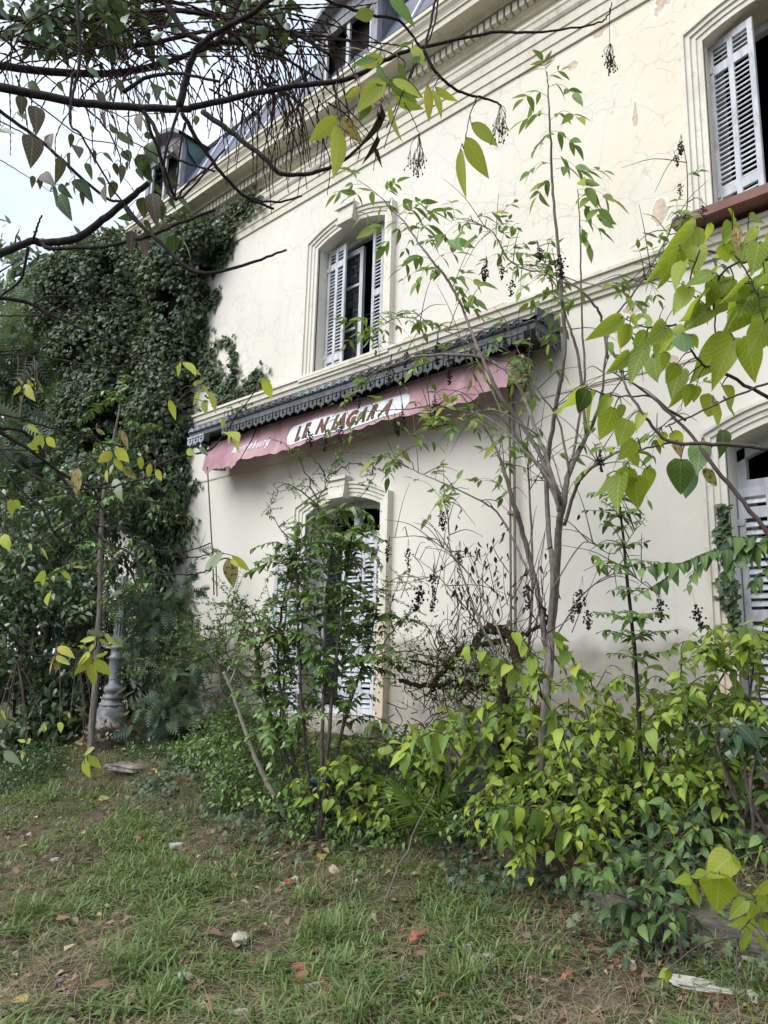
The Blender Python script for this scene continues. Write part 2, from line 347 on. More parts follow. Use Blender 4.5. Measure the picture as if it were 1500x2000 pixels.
# ================================================================== MATERIALS OF THE HOUSE
def plaster_mat():
    m = NM('plaster', .9, .1); co = m.co(); sp = m.n('ShaderNodeSeparateXYZ', Vector=co); X, Z = sp.outputs[0], sp.outputs[2]
    big = m.noise(.5, 3, .5); fine = m.noise(9, 6, .6)
    base = m.ramp(big, [(.3, (.595, .57, .505)), (.7, (.655, .63, .57))])
    # warmer, ochre weathered stretch to the right of the upper storey
    wr = m.n('ShaderNodeMapRange', Value=X, **{'From Min': -5.5, 'From Max': -2.5}).outputs[0]
    up = m.n('ShaderNodeMapRange', Value=Z, **{'From Min': 5.2, 'From Max': 6.4}).outputs[0]
    warm = m.math('MULTIPLY', m.math('MULTIPLY', wr, up), m.noise(.9, 4, .6))
    base = m.mix(m.math('MULTIPLY', warm, .95, clamp=True), base, (.66, .555, .40))
    base = m.mix(m.math('MULTIPLY', m.math('SUBTRACT', fine, .5), .5, clamp=True), base, (.45, .40, .32))
    # hairline cracks of the upper storey
    dn = m.n('ShaderNodeTexNoise', Vector=co, Scale=3.0, Detail=5); wv = m.n('ShaderNodeVectorMath', operation='MULTIPLY_ADD'); m.set(wv.inputs[0], dn.outputs['Color']); wv.inputs[1].default_value = (.35, .35, .35); m.set(wv.inputs[2], co)
    v1 = m.n('ShaderNodeTexVoronoi', feature='DISTANCE_TO_EDGE', Vector=wv.outputs[0], Scale=1.9).outputs['Distance']
    v2 = m.n('ShaderNodeTexVoronoi', feature='DISTANCE_TO_EDGE', Vector=wv.outputs[0], Scale=4.1).outputs['Distance']
    c1 = m.math('LESS_THAN', v1, .007); c2 = m.math('MULTIPLY', m.math('LESS_THAN', v2, .011), m.math('GREATER_THAN', m.noise(1.1, 2), .52))
    cr = m.math('MULTIPLY', m.math('MULTIPLY', m.math('MAXIMUM', c1, c2), up), m.math('GREATER_THAN', m.noise(.7, 3), .42))
    base = m.mix(m.math('MULTIPLY', cr, .42), base, (.33, .32, .33))
    # blown plaster: bare tan render showing in a few places
    pn = m.noise(3.4, 6, .62); msk = None
    for x, z, rx, rz, k in ((-3.64, 8.18, .11, .09, .26), (-2.95, 8.70, .8, .30, .17), (-3.3, 8.5, .5, .2, .06), (-2.75, 6.0, .14, .25, .08), (-2.62, 8.35, .18, .3, .03), (-4.1, 8.43, .4, .05, .2), (-3.02, 5.08, .22, .08, .10), (-2.7, 4.45, .12, .10, .12), (-3.0, 4.62, .08, .08, .16),
                            (-2.95, 7.2, .05, .3, .08), (-5.2, 5.62, 1.5, .06, .04), (-8.6, 5.55, .8, .05, .03), (-10.3, 2.0, .4, .2, .04), (-9.5, 1.9, .2, .4, .06)):
        ex = m.math('MULTIPLY', m.math('SUBTRACT', X, x), 1 / rx); ez = m.math('MULTIPLY', m.math('SUBTRACT', Z, z), 1 / rz)
        d = m.math('SQRT', m.math('ADD', m.math('MULTIPLY', ex, ex), m.math('MULTIPLY', ez, ez)))
        q = m.math('MULTIPLY', m.math('SUBTRACT', 1.15, d, clamp=True), .35 + k); msk = q if msk is None else m.math('MAXIMUM', msk, q)
    peel = m.math('GREATER_THAN', m.math('ADD', msk, m.math('MULTIPLY', pn, .9)), .72); edge = m.math('GREATER_THAN', m.math('ADD', msk, m.math('MULTIPLY', pn, .9)), .68)
    scal = m.noise(16, 5, .6)
    base = m.mix(m.math('MULTIPLY', edge, .55), base, (.78, .77, .74)); base = m.mix(peel, base, m.ramp(scal, [(.35, (.42, .33, .24)), (.65, (.56, .48, .38))]))
    # grey cement band at the foot of the wall
    zz = m.math('ADD', Z, m.math('MULTIPLY', m.noise(1.6, 4), .5)); foot = m.n('ShaderNodeMapRange', Value=zz, **{'From Min': 2.18, 'From Max': 2.04}).outputs[0]
    base = m.mix(m.math('MULTIPLY', foot, .85), base, m.ramp(m.noise(4, 5), [(.3, (.24, .22, .19)), (.7, (.42, .38, .32))]))
    run = m.noise(2.2, 5, .6, m.map(co, (2.4, 1, .12))); base = m.mix(m.math('MULTIPLY', m.math('SUBTRACT', run, .56, clamp=True), .8, clamp=True), base, (.42, .39, .33))
    m.col(base); h = m.math('SUBTRACT', m.math('ADD', m.math('MULTIPLY', fine, .5), m.noise(1.6, 3)), m.math('ADD', m.math('MULTIPLY', cr, .8), m.math('MULTIPLY', peel, 1.2)))
    m.bump(h, .35, .02); return m.m
def trim_mat(name, a, b, ochre=False):
    m = NM(name, .88, .12); co = m.co(); f = m.noise(2.2, 5, .6); c = m.ramp(f, [(.3, a), (.7, b)])
    run = m.noise(5, 5, .6, m.map(co, (1, 1, .25))); c = m.mix(m.math('MULTIPLY', m.math('SUBTRACT', run, .52, clamp=True), 2.2, clamp=True), c, (.34, .29, .21))
    g = m.noise(14, 6, .65); c = m.mix(m.math('MULTIPLY', m.math('SUBTRACT', g, .56, clamp=True), 3, clamp=True), c, (.30, .25, .19))
    if ochre:
        sp = m.n('ShaderNodeSeparateXYZ', Vector=co); z = m.math('ADD', sp.outputs[2], m.math('MULTIPLY', m.noise(1.5, 4), 1.4)); k = m.n('ShaderNodeMapRange', Value=z, **{'From Min': 3.2, 'From Max': 2.5}).outputs[0]
        c = m.mix(m.math('MULTIPLY', k, .65), c, m.ramp(m.noise(20, 5), [(.3, (.42, .30, .19)), (.7, (.58, .47, .34))]))
    m.col(c); m.bump(m.noise(22, 5, .6), .3, .01); return m.m
M_PL = plaster_mat()
M_TRIM = trim_mat('stone_trim', (.57, .53, .445), (.64, .605, .52)); M_SUR = trim_mat('surround_stone', (.58, .55, .48), (.66, .635, .565), True)
def shutter_mat():
    m = NM('faded_shutter_paint', .75, .2); co = m.co(); f = m.noise(6, 5, .6, m.map(co, (3, 3, .6)))
    c = m.ramp(f, [(.3, (.36, .375, .42)), (.55, (.50, .515, .55)), (.75, (.58, .59, .60))]); p = m.noise(11, 6, .65, m.map(co, (2, 2, .7)))
    c = m.mix(m.math('MULTIPLY', m.math('SUBTRACT', p, .56, clamp=True), 6, clamp=True), c, (.34, .27, .21)); oi = m.n('ShaderNodeObjectInfo')
    c = m.n('ShaderNodeHueSaturation', Color=c, Value=m.math('MULTIPLY_ADD', oi.outputs['Random'], .25, .85)).outputs[0]
    m.col(c); m.bump(p, .3, .005); return m.m
M_SH = shutter_mat(); M_FR = simple('flaking_white_paint', (.36, .375, .41), (.56, .57, .58), 7, .7, .2, .3, (3, 3, .7))
M_ZINC = simple('zinc_roof', (.075, .085, .115), (.14, .155, .20), 3, .55, .35, .2, rand=.25); M_SEAM = simple('roof_seam_metal', (.50, .55, .64), (.66, .70, .78), 6, .5, .4, .1)
M_HOOD = simple('painted_metal_grey_blue', (.038, .042, .048), (.10, .108, .12), 9, .55, .35, .25, rand=.25); M_CREST = simple('metal_pale_blue', (.17, .20, .225), (.32, .37, .41), 9, .55, .35, .25, rand=.3)  # second metal is a paler copy of the hood's, for some pieces
M_DARK = simple('shade_black', (.012, .012, .015), (.025, .024, .024), 2, .9, .1, 0); M_OLD = simple('weathered_wood', (.16, .16, .18), (.34, .34, .36), 8, .85, .1, .4, (4, 4, .6))  # near-black: shade of rooms and recesses put into the colour
M_GREEN = simple('green_tarpaulin', (.045, .10, .095), (.09, .18, .165), 4, .6, .3, .4); M_BROWN = simple('brown_painted_metal', (.12, .05, .04), (.19, .085, .065), 6, .6, .3, .2)
M_RUST = simple('rusty_iron', (.07, .05, .045), (.17, .12, .095), 20, .8, .2, .4); M_SILL = M_TRIM
def glass_mat():
    m = NM('dusty_glass', .12, .5); m.col((.02, .025, .03)); tr = m.n('ShaderNodeBsdfTransparent'); mx = m.n('ShaderNodeMixShader', Fac=.6)
    m.t.links.new(m.b.outputs[0], mx.inputs[1]); m.t.links.new(tr.outputs[0], mx.inputs[2]); m.t.links.new(mx.outputs[0], m.out.inputs['Surface']); return m.m
M_GLASS = glass_mat()
def lace_mat():
    m = NM('lace_curtain', .95, .05); co = m.co(); v = m.n('ShaderNodeTexVoronoi', Vector=m.map(co, (1, .01, 1)), Scale=13.0, Randomness=.35)
    d = v.outputs['Distance']; fl = m.math('MULTIPLY', m.math('LESS_THAN', d, .48), m.math('GREATER_THAN', d, .12)); mesh_ = m.noise(120, 1, .5)
    k = m.math('MAXIMUM', fl, m.math('MULTIPLY', m.math('GREATER_THAN', mesh_, .56), .55)); m.col((.36, .31, .34)); tr = m.n('ShaderNodeBsdfTransparent'); mx = m.n('ShaderNodeMixShader', Fac=k)
    m.t.links.new(tr.outputs[0], mx.inputs[1]); m.t.links.new(m.b.outputs[0], mx.inputs[2]); m.t.links.new(mx.outputs[0], m.out.inputs['Surface']); return m.m
M_LACE = lace_mat()

# ================================================================== HOUSE
XL, XR, ZB = -13.4, 4.0, .3
house = thing('abandoned_house', 'derelict cream rendered house with dentil cornice, grey louvred shutters and ivy on its corner', 'house', (-7, .2, ZB))
OPEN = [dict(x0=-7.77, x1=-6.38, z0=.98, zs=3.56, zc=3.72), dict(x0=-7.77, x1=-6.44, z0=5.56, zs=7.50, zc=7.64),
        dict(x0=-2.27, x1=-.92, z0=.98, zs=3.56, zc=3.72), dict(x0=-2.24, x1=-.92, z0=5.70, zs=7.62, zc=7.76)]
TOPZ = 9.6
def arc(o, grow=0.0, n=10):
    x0, x1, zs, zc = o['x0'] - grow, o['x1'] + grow, o['zs'] + grow * .85, o['zc'] + grow
    return [(x0 + (x1 - x0) * i / n, zs + (zc - zs) * (1 - (2 * i / n - 1) ** 2)) for i in range(n + 1)]
mb = MB()
def quadX(x0, x1, z0, z1, y=0): mb.add([(x0, y, z0), (x1, y, z0), (x1, y, z1), (x0, y, z1)], [(0, 1, 2, 3)])
for lo, hi in ((OPEN[0], OPEN[1]), (OPEN[2], OPEN[3])):
    a, b = min(lo['x0'], hi['x0']), max(lo['x1'], hi['x1'])
    for o, zb, zt in ((lo, ZB, 4.7), (hi, 4.7, TOPZ)):
        quadX(a, o['x0'], zb, zt); quadX(o['x1'], b, zb, zt); quadX(o['x0'], o['x1'], zb, o['z0'])
        A = arc(o)
        for p, q in zip(A[:-1], A[1:]): mb.add([(p[0], 0, p[1]), (q[0], 0, q[1]), (q[0], 0, zt), (p[0], 0, zt)], [(0, 1, 2, 3)])
        RV = .36                                       # reveals and soffit
        ring = [(o['x0'], o['z0'])] + A + [(o['x1'], o['z0'])]
        for p, q in zip(ring, ring[1:] + ring[:1]): mb.add([(p[0], 0, p[1]), (p[0], RV, p[1]), (q[0], RV, q[1]), (q[0], 0, q[1])], [(0, 1, 2, 3)])
quadX(XL, -7.77, ZB, TOPZ); quadX(-6.38, -2.27, ZB, TOPZ); quadX(-.92, XR, ZB, TOPZ)
mb.add([(XL, 0, ZB), (XL, 9, ZB), (XL, 9, TOPZ), (XL, 0, TOPZ)], [(0, 1, 2, 3)]); mb.add([(XR, 0, ZB), (XR, 9, ZB), (XR, 9, TOPZ), (XR, 0, TOPZ)], [(3, 2, 1, 0)])
put('wall', mesh('wall', mb.v, mb.f, M_PL), house)
for o in OPEN:                                          # rooms behind the openings, their shade put into near-black walls
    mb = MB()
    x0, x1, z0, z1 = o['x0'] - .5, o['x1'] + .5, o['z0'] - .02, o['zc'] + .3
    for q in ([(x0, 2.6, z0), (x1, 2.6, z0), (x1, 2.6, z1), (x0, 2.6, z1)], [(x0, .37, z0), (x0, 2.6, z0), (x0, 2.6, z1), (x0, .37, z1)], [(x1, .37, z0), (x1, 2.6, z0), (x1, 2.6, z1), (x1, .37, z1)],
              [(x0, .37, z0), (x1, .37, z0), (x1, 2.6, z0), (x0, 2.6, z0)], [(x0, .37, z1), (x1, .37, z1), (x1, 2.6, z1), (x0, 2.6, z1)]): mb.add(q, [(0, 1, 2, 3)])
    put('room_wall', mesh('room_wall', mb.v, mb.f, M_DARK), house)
def profile(name, prof, x0, x1, mat, seg=1):
    V = []; F = []; n = len(prof)
    for x in (x0, x1): V += [(x, -o, z) for o, z in prof]
    F = [(i, i + 1, n + i + 1, n + i) for i in range(n - 1)] + [tuple(range(n))[::-1], tuple(n + i for i in range(n))]
    m_ = MB(); m_.add(V, F); return m_.obj(name, mat, house)
CO0, CO1 = XL - .1, 3.9
profile('architrave', [(-.02, 8.44), (.025, 8.44), (.03, 8.55), (.045, 8.556), (.05, 8.68), (.065, 8.686), (.07, 8.80), (.085, 8.81), (.105, 8.84), (.115, 8.90), (.13, 8.92), (.13, 8.95), (.02, 8.965), (-.02, 8.965)], CO0, CO1, M_TRIM)
profile('cornice', [(-.02, 9.14), (.04, 9.14), (.05, 9.17), (.085, 9.19), (.085, 9.33), (.19, 9.335), (.2, 9.36), (.23, 9.38), (.40, 9.385), (.405, 9.46), (.425, 9.468), (.425, 9.49), (.44, 9.52), (.475, 9.56), (.485, 9.60), (.505, 9.605), (.505, 9.66), (-.02, 9.70)], CO0, CO1, M_TRIM)
dm = MB(); dm.box(-.033, .033, -.165, -.083, 9.20, 9.318); dme = dm.mesh('dentil', M_TRIM)
for i in range(96): put('dentil', dme, house, Matrix.Translation((-10.95 + i * .098, random.uniform(-.003, .003), random.uniform(-.002, .002))))
profile('string_course', [(-.02, 5.32), (.03, 5.32), (.035, 5.36), (.06, 5.37), (.07, 5.42), (.095, 5.43), (.10, 5.50), (.125, 5.51), (.125, 5.545), (-.02, 5.575)], XL, CO1, M_TRIM)
profile('wall_band', [(-.02, 4.40), (.012, 4.40), (.016, 4.425), (-.02, 4.43)], XL, CO1, M_TRIM)
# --- mansard roof: metal panels between pale seams
R0, R1 = np.array([0, -.36, 9.69]), np.array([0, .22, 11.0])
mb = MB(); mb.add([(XL, .02, 9.6), (XR, .02, 9.6), (XR, .42, 10.9), (XL, .42, 10.9), (XL, 9, 9.6), (XR, 9, 9.6), (XL, 9, 11.2), (XR, 9, 11.2)], [(0, 1, 2, 3), (3, 2, 7, 6), (0, 3, 6, 4), (1, 5, 7, 2)]); mb.obj('roof', M_ZINC, house)
sl_len = float(np.linalg.norm(R1 - R0)); tilt = math.atan2(R1[1] - R0[1], R1[2] - R0[2])
pm = MB(); pm.box(-.30, .30, 0, .02, 0, sl_len); pme = pm.mesh('roof_panel', M_ZINC); sm = MB(); sm.box(-.022, .022, -.035, .0, 0, sl_len); sme = sm.mesh('roof_seam', M_SEAM)
DX = (-7.05, -11.98)
for i in range(28):
    x = -13.0 + i * .62
    put('roof_panel', pme, house, Matrix.Translation((x, R0[1] + random.uniform(0, .008), R0[2])) @ Matrix.Rotation(-tilt, 4, 'X') @ Matrix.Rotation(random.uniform(-.006, .006), 4, 'Z'))
    if not any(abs(x + .31 - d) < .62 for d in DX): put('roof_seam', sme, house, Matrix.Translation((x + .31, R0[1], R0[2])) @ Matrix.Rotation(-tilt, 4, 'X'))
g = MB(); g.tube([(XL, -.47, 9.685), (XR, -.47, 9.685)], .028, 6); g.obj('gutter', M_HOOD, house)
rg = MB(); rg.tube([(XL, .22, 11.02), (XR, .22, 11.02)], .05, 6); rg.obj('roof_ridge', M_HOOD, house)
def dormer(cx, hw, zt, tarp):
    d = MB(); y0 = -.30; z0 = 9.66
    for s in (-1, 1):
        d.box(cx + s * hw - .06, cx + s * hw + .06, y0, y0 + .09, z0, zt)
    d.box(cx - hw + .06, cx + hw - .06, y0 + .002, y0 + .085, zt - .14, zt - .003); d.box(cx - hw + .06, cx + hw - .06, y0 + .002, y0 + .085, z0, z0 + .12)
    o = d.obj('dormer', M_OLD, house, 'weathered attic dormer with a dark sheet as shade in its opening')
    for s in (-1, 1):
        c = MB(); c.add([(cx + s * (hw + .05), y0 + .09, z0), (cx + s * (hw + .05), 1.2, z0), (cx + s * (hw + .05), 1.2, zt), (cx + s * (hw + .05), y0 + .09, zt)], [(0, 1, 2, 3)])
        c.obj('dormer_cheek', M_ZINC, o)
    r = MB(); n = 8; a = [(cx + (hw + .16) * (2 * i / n - 1), zt + .30 * (1 - (2 * i / n - 1) ** 2)) for i in range(n + 1)]
    for p, q in zip(a[:-1], a[1:]):
        r.add([(p[0], y0 - .16, p[1]), (q[0], y0 - .16, q[1]), (q[0], 1.4, q[1]), (p[0], 1.4, p[1])], [(0, 1, 2, 3)]); r.add([(p[0], y0 - .16, p[1]), (q[0], y0 - .16, q[1]), (q[0], y0 - .16, q[1] - .08), (p[0], y0 - .16, p[1] - .08)], [(0, 1, 2, 3)])
        r.add([(p[0], y0 - .01, zt), (q[0], y0 - .01, zt), (q[0], y0 - .01, q[1] - .02), (p[0], y0 - .01, p[1] - .02)], [(0, 1, 2, 3)]); r.add([(p[0], y0 - .16, p[1] - .08), (q[0], y0 - .16, q[1] - .08), (q[0], y0, q[1] - .1), (p[0], y0, p[1] - .1)], [(0, 1, 2, 3)])
    put('dormer_roof', mesh('dormer_roof', r.v, r.f, M_OLD), o)
    f = MB(); f.box(cx - .03, cx + .03, y0 + .03, y0 + .07, z0 + .12, zt - .14); f.box(cx - hw + .06, cx - hw + .12, y0 + .03, y0 + .07, z0 + .12, zt - .14); f.box(cx + hw - .12, cx + hw - .06, y0 + .03, y0 + .07, z0 + .12, zt - .14); f.obj('window_frame', M_FR, o)
    k = MB(); k.box(cx - hw, cx + hw, y0 + .2, y0 + .22, z0, zt); k.obj('opening_shade_sheet', M_DARK, o)  # near-black sheet stands in for the shade inside the attic
    t = MB(); x = cx + hw + .075
    P = [(x, y0 + .05, zt), (x, 1.0, zt - .05), (x, .85, zt - .55), (x + .03, .55, zt - .35), (x + .02, .25, zt - .62), (x + .03, y0 + .12, zt - .3)] if tarp == 0 else [(x, .1, z0 + .9), (x, .5, z0 + .95), (x + .03, .35, z0 + .35), (x + .02, .12, z0 + .2), (x + .02, -.05, z0 + .4)]
    c0 = np.mean(P, 0) + (.05, 0, 0); t.add(P + [tuple(c0)], [(i, (i + 1) % len(P), len(P)) for i in range(len(P))]); put('tarpaulin', mesh('tarpaulin', t.v, t.f, M_GREEN), o)
dormer(DX[0], .56, 10.85, 1); dormer(DX[1], .56, 11.0, 0)
# --- door and window surrounds
PROF = [(.0, -.02), (.0, .028), (.05, .03), (.056, .045), (.10, .047), (.106, .066), (.15, .068), (.156, .09), (.185, .092), (.19, -.02)]
def surround(o, label):
    A = arc(o, 0, 12); path = [(o['x0'], o['z0'] - (.1 if o['z0'] < 2 else -.005))] + A + [(o['x1'], o['z0'] - (.1 if o['z0'] < 2 else -.005))]; m_ = MB(); V = []; n = len(PROF); P = np.array(path)
    for i, p in enumerate(P):
        a = P[i] - P[i - 1] if i else P[1] - P[0]; b = P[i + 1] - P[i] if i < len(P) - 1 else a
        a = a / np.linalg.norm(a); b = b / np.linalg.norm(b); na, nb = np.array([-a[1], a[0]]), np.array([-b[1], b[0]]); nn = na + nb; nn = nn / (nn @ na) if nn @ na > .1 else na
        for lat, out in PROF: V.append((p[0] + nn[0] * lat, -out, p[1] + nn[1] * lat))
    F = [(i * n + j, i * n + j + 1, (i + 1) * n + j + 1, (i + 1) * n + j) for i in range(len(P) - 1) for j in range(n - 1)] + [tuple(range(n)), tuple((len(P) - 1) * n + i for i in range(n))[::-1]]
    m_.add(V, F); s = m_.obj('window' if o['z0'] > 2 else 'doorway', M_SUR, house, label)
    k = MB(); cx = (o['x0'] + o['x1']) / 2; zt = o['zc'] + .25; zb = o['zc'] - .035; P0 = [(cx - .14, zb), (cx + .14, zb), (cx + .165, zt), (cx - .165, zt)]
    def slab(pts, ya, yb): k.add([(x, ya, z) for x, z in pts] + [(x, yb, z) for x, z in pts], [(0, 1, 2, 3), (7, 6, 5, 4)] + [(i, (i + 1) % 4, 4 + (i + 1) % 4, 4 + i) for i in range(4)])
    slab(P0, -.135, -.02); slab([(cx - .19, zt - .045), (cx + .19, zt - .045), (cx + .19, zt), (cx - .19, zt)], -.165, -.137); slab([(cx - .16, zb), (cx + .16, zb), (cx + .165, zb + .05), (cx - .165, zb + .05)], -.16, -.137)
    k.obj('keystone', M_SUR, s); return s
SUR = [surround(o, l) for o, l in zip(OPEN, ('tall arched doorway behind the privet', 'arched upper window with lace curtain', 'arched doorway at the right edge', 'upper window with its shutter swung out'))]
for i in (1, 3):
    o = OPEN[i]; s = MB()
    if i == 1: s.bbox(o['x0'] - .2, o['x1'] + .2, -.12, .3, o['z0'] - .09, o['z0'] - .004); s.obj('sill', M_SILL, SUR[i])
    else: s.bbox(o['x0'] - .28, o['x1'] + .28, -.30, .3, o['z0'] - .10, o['z0'] - .004); s.obj('sill', M_BROWN, SUR[i], 'sill clad in red brown metal')
M_STEP = simple('worn_grey_step', (.16, .15, .13), (.36, .34, .30), 8, .9, .1, .5)
for i in (0, 2): s = MB(); o = OPEN[i]; s.bbox(o['x0'] - .12, o['x1'] + .12, -.22, .36, .78, .975, .02); s.obj('door_step', M_STEP, SUR[i])
# casements and door leaves set deep in the openings
def casement(o, par, y, x0, x1, z0, z1, bars, glass=True, mat=None):
    f = MB(); st = .065; f.box(x0, x0 + st, y, y + .05, z0, z1); f.box(x1 - st, x1, y, y + .05, z0, z1); f.box(x0 + st, x1 - st, y + .002, y + .048, z1 - .08, z1 - .002); f.box(x0 + st, x1 - st, y + .002, y + .048, z0 + .002, z0 + .1)
    for b in bars: f.box(x0 + st, x1 - st, y + .008, y + .04, b - .018, b + .018)
    c = f.obj('casement' , mat or M_FR, par)
    return c
def pane(par, y, x0, x1, z0, z1): p = MB(); p.box(x0, x1, y, y + .004, z0, z1); p.obj('pane', M_GLASS, par)
def frame(o, par, zt=None):
    f = MB(); y = .27; f.box(o['x0'] - .01, o['x0'] + .07, y, y + .08, o['z0'], o['zs'] + .05); f.box(o['x1'] - .07, o['x1'] + .01, y, y + .08, o['z0'], o['zs'] + .05); A = arc(o)
    for p, q in zip(A[:-1], A[1:]): f.add([(p[0], y, p[1] - .10), (q[0], y, q[1] - .10), (q[0], y, q[1] + .01), (p[0], y, p[1] + .01), (p[0], y + .08, p[1] - .10), (q[0], y + .08, q[1] - .10)], [(0, 1, 2, 3), (0, 4, 5, 1)])
    if zt: f.box(o['x0'] + .07, o['x1'] - .07, y + .002, y + .078, zt - .05, zt + .05); cx = (o['x0'] + o['x1']) / 2; f.box(cx - .05, cx + .05, y - .004, y + .07, zt + .05, o['zc'] - .08)
    f.obj('frame', M_FR, par)
frame(OPEN[0], SUR[0], 3.24); frame(OPEN[1], SUR[1]); frame(OPEN[2], SUR[2], 3.24); frame(OPEN[3], SUR[3])
o = OPEN[1]; casement(o, SUR[1], .29, -7.70, -7.15, o['z0'] + .01, 7.46, (6.25, 6.9)); pane(SUR[1], .31, -7.64, -7.21, o['z0'] + .1, 7.38)
lc = MB()
xs = np.linspace(-7.64, -7.21, 16); zs = np.linspace(5.66, 7.38, 10); k = len(lc.v)
lc.add([(x, .345 + .012 * math.sin(x * 60), z) for z in zs for x in xs], [(j * 16 + i, j * 16 + i + 1, (j + 1) * 16 + i + 1, (j + 1) * 16 + i) for j in range(9) for i in range(15) if not (j in (3, 4) and i in (5, 6, 7, 8))]); put('lace_curtain', mesh('lace_curtain', lc.v, lc.f, M_LACE), SUR[1])
for o, s in ((OPEN[0], SUR[0]), (OPEN[2], SUR[2])):
    casement(o, s, .29, o['x0'] + .07, (o['x0'] + o['x1']) / 2 - .01, o['z0'], 3.19, (1.7, 2.4)); pane(s, .31, o['x0'] + .13, (o['x0'] + o['x1']) / 2 - .07, 1.1, 3.1)
# --- louvred shutters: u runs along the leaf from the hinge, n towards the street
def shutter(name, p0, p1, z0, z1, cols, ind, label, splits=(.0, 1.0), pitch=.052, tear=()):
    p0 = np.array(p0, float); p1 = np.array(p1, float); u = p1 - p0; wd = np.linalg.norm(u); u /= wd; nrm = np.array([u[1], -u[0]]); nrm = nrm if nrm[1] < 0 else -nrm
    M = Matrix(((u[0], nrm[0], 0, p0[0]), (u[1], nrm[1], 0, p0[1]), (0, 0, 1, 0), (0, 0, 0, 1))); f = MB(); st = .055 if cols == 2 else .06; t = .017
    xs = np.linspace(0, wd - st, cols + 1)
    for x in xs: f.bbox(x, x + st, -t, t, z0, z1, .004)
    zz = [z0 + (z1 - z0) * s for s in splits]; hr = .05
    rails = [(z0, z0 + .09), (z1 - .08, z1)] + [(z - hr, z + hr) for z in zz[1:-1]]
    for a, b in rails:
        for i in range(cols): f.box(xs[i] + st, xs[i + 1], -t + .003, t - .003, a + .001, b - .001)
    if True:
        for z in (z0 + .3, z1 - .3): f.box(-.03, .05, t, t + .012, z - .03, z + .03)
    fr = put(name, f.mesh(name, M_SH), house, M, label); ww = xs[1] - st; sm_ = MB(); sm_.box(st * 0, ww, -.004, .004, -pitch * .42, pitch * .42, M=Matrix.Rotation(math.radians(38), 4, 'X')); sme_ = sm_.mesh('slat', M_SH); rest = MB()
    spans = sorted(rails); z = z0 + .09
    for i in range(cols):
        z = z0 + .115
        while z < z1 - .1:
            if not any(a - .012 < z < b + .012 for a, b in rails) and not any(abs(z - tz) < .02 and i == ti for ti, tz in tear):
                Ms = M @ Matrix.Translation((xs[i] + st, 0, z)) @ Matrix.Rotation(random.uniform(-.05, .05), 4, 'X') @ Matrix.Rotation(random.uniform(-.012, .012), 4, 'Y')
                if ind: put('slat', sme_, fr, Ms)
                else: rest.box(0, ww, -.004, .004, -pitch * .42, pitch * .42, M=Ms @ Matrix.Rotation(math.radians(38), 4, 'X'))
            z += pitch
    if not ind: rest.obj('slats', M_SH, fr, kind='stuff')
    return fr
o = OPEN[1]
shutter('shutter', (-7.76, .19), (-7.36, .16), 5.575, 7.52, 2, True, 'pale louvred shutter panel left of the lace curtain', (0, .13, .86, 1))
shutter('shutter', (-6.45, .16), (-6.85, .19), 5.575, 7.56, 2, True, 'pale louvred shutter panel right of the lace curtain', (0, .5, 1))
shutter('shutter', (-2.25, .15), (-1.80, .045), 5.72, 7.66, 2, True, 'louvred shutter swung out, missing its lowest paint', (0, .16, .84, 1))
shutter('shutter', (-6.40, .2), (-6.88, .2), .99, 3.20, 2, True, 'closed louvred shutter of the middle doorway', (0, .12, .52, .9, 1), .062)
shutter('shutter', (-6.89, .2), (-7.2, .16), .99, 3.22, 1, False, 'closed louvred shutter panel beside the door opening', (0, .12, .52, .9, 1), .062)
shutter('shutter', (-7.74, -.03), (-8.12, -.22), .95, 3.20, 2, False, 'louvred shutter hanging open beside the doorway', (0, .5, 1), .062)
shutter('shutter', (-2.26, .2), (-1.74, .2), .99, 3.20, 2, True, 'closed louvred shutter at the right edge', (0, .12, .5, .9, 1), .068)
shutter('shutter', (-1.72, .2), (-.93, .2), .99, 3.20, 2, False, 'closed louvred shutter beyond the right edge', (0, .12, .5, .9, 1), .068)
M_PIPE = simple('brown_grey_pipe', (.13, .10, .085), (.24, .20, .175), 16, .8, .2, .3); dp = MB(); dp.tube([(-4.40, -.07, 5.0), (-4.40, -.07, .7)], .015, 8); dp.tube([(-4.46, -.06, 5.0), (-4.46, -.06, 1.9)], .012, 6)
for z in (4.6, 3.2, 1.9): dp.box(-4.48, -4.38, -.09, 0, z - .015, z + .015)
dp.obj('downpipe', M_PIPE, house)

# ================================================================== AWNING
awn = thing('awning', 'long shop awning with metal hood and torn faded pink valance lettered LE NIAGARA', 'awning', (-7, -.25, 4.85))
HX0, HX1, HO = -10.05, -3.86, .50
m_ = MB(); n = 160; V = []; F = []                      # ribbed sheet roof of the hood
for i in range(n + 1):
    x = HX0 + (HX1 - HX0) * i / n; dz = .012 * math.cos(i * 2 * math.pi / 4)
    V += [(x, -.02, 5.27 + dz), (x, -HO, 5.075 + dz)]
F = [(2 * i, 2 * i + 1, 2 * i + 3, 2 * i + 2) for i in range(n)]; m_.add(V, F)
put('hood_roof', mesh('hood_roof', m_.v, m_.f, M_HOOD), awn)
m_ = MB(); m_.bbox(HX0, HX1, -HO + .004, -HO + .05, 4.93, 5.045, .005); m_.tube([(HX0, -HO - .005, 4.945), (HX1, -HO - .005, 4.945)], .014, 6); m_.tube([(HX0, -HO - .005, 5.03), (HX1, -HO - .005, 5.03)], .012, 6)
m_.box(HX0, HX0 + .03, -HO + .05, -.0, 4.93, 5.04); m_.box(HX1 - .03, HX1, -HO + .05, 0, 4.93, 5.2); m_.box(HX0 + .03, HX1 - .03, -HO + .05, -.01, 4.96, 4.975); m_.obj('fascia', M_HOOD, awn)
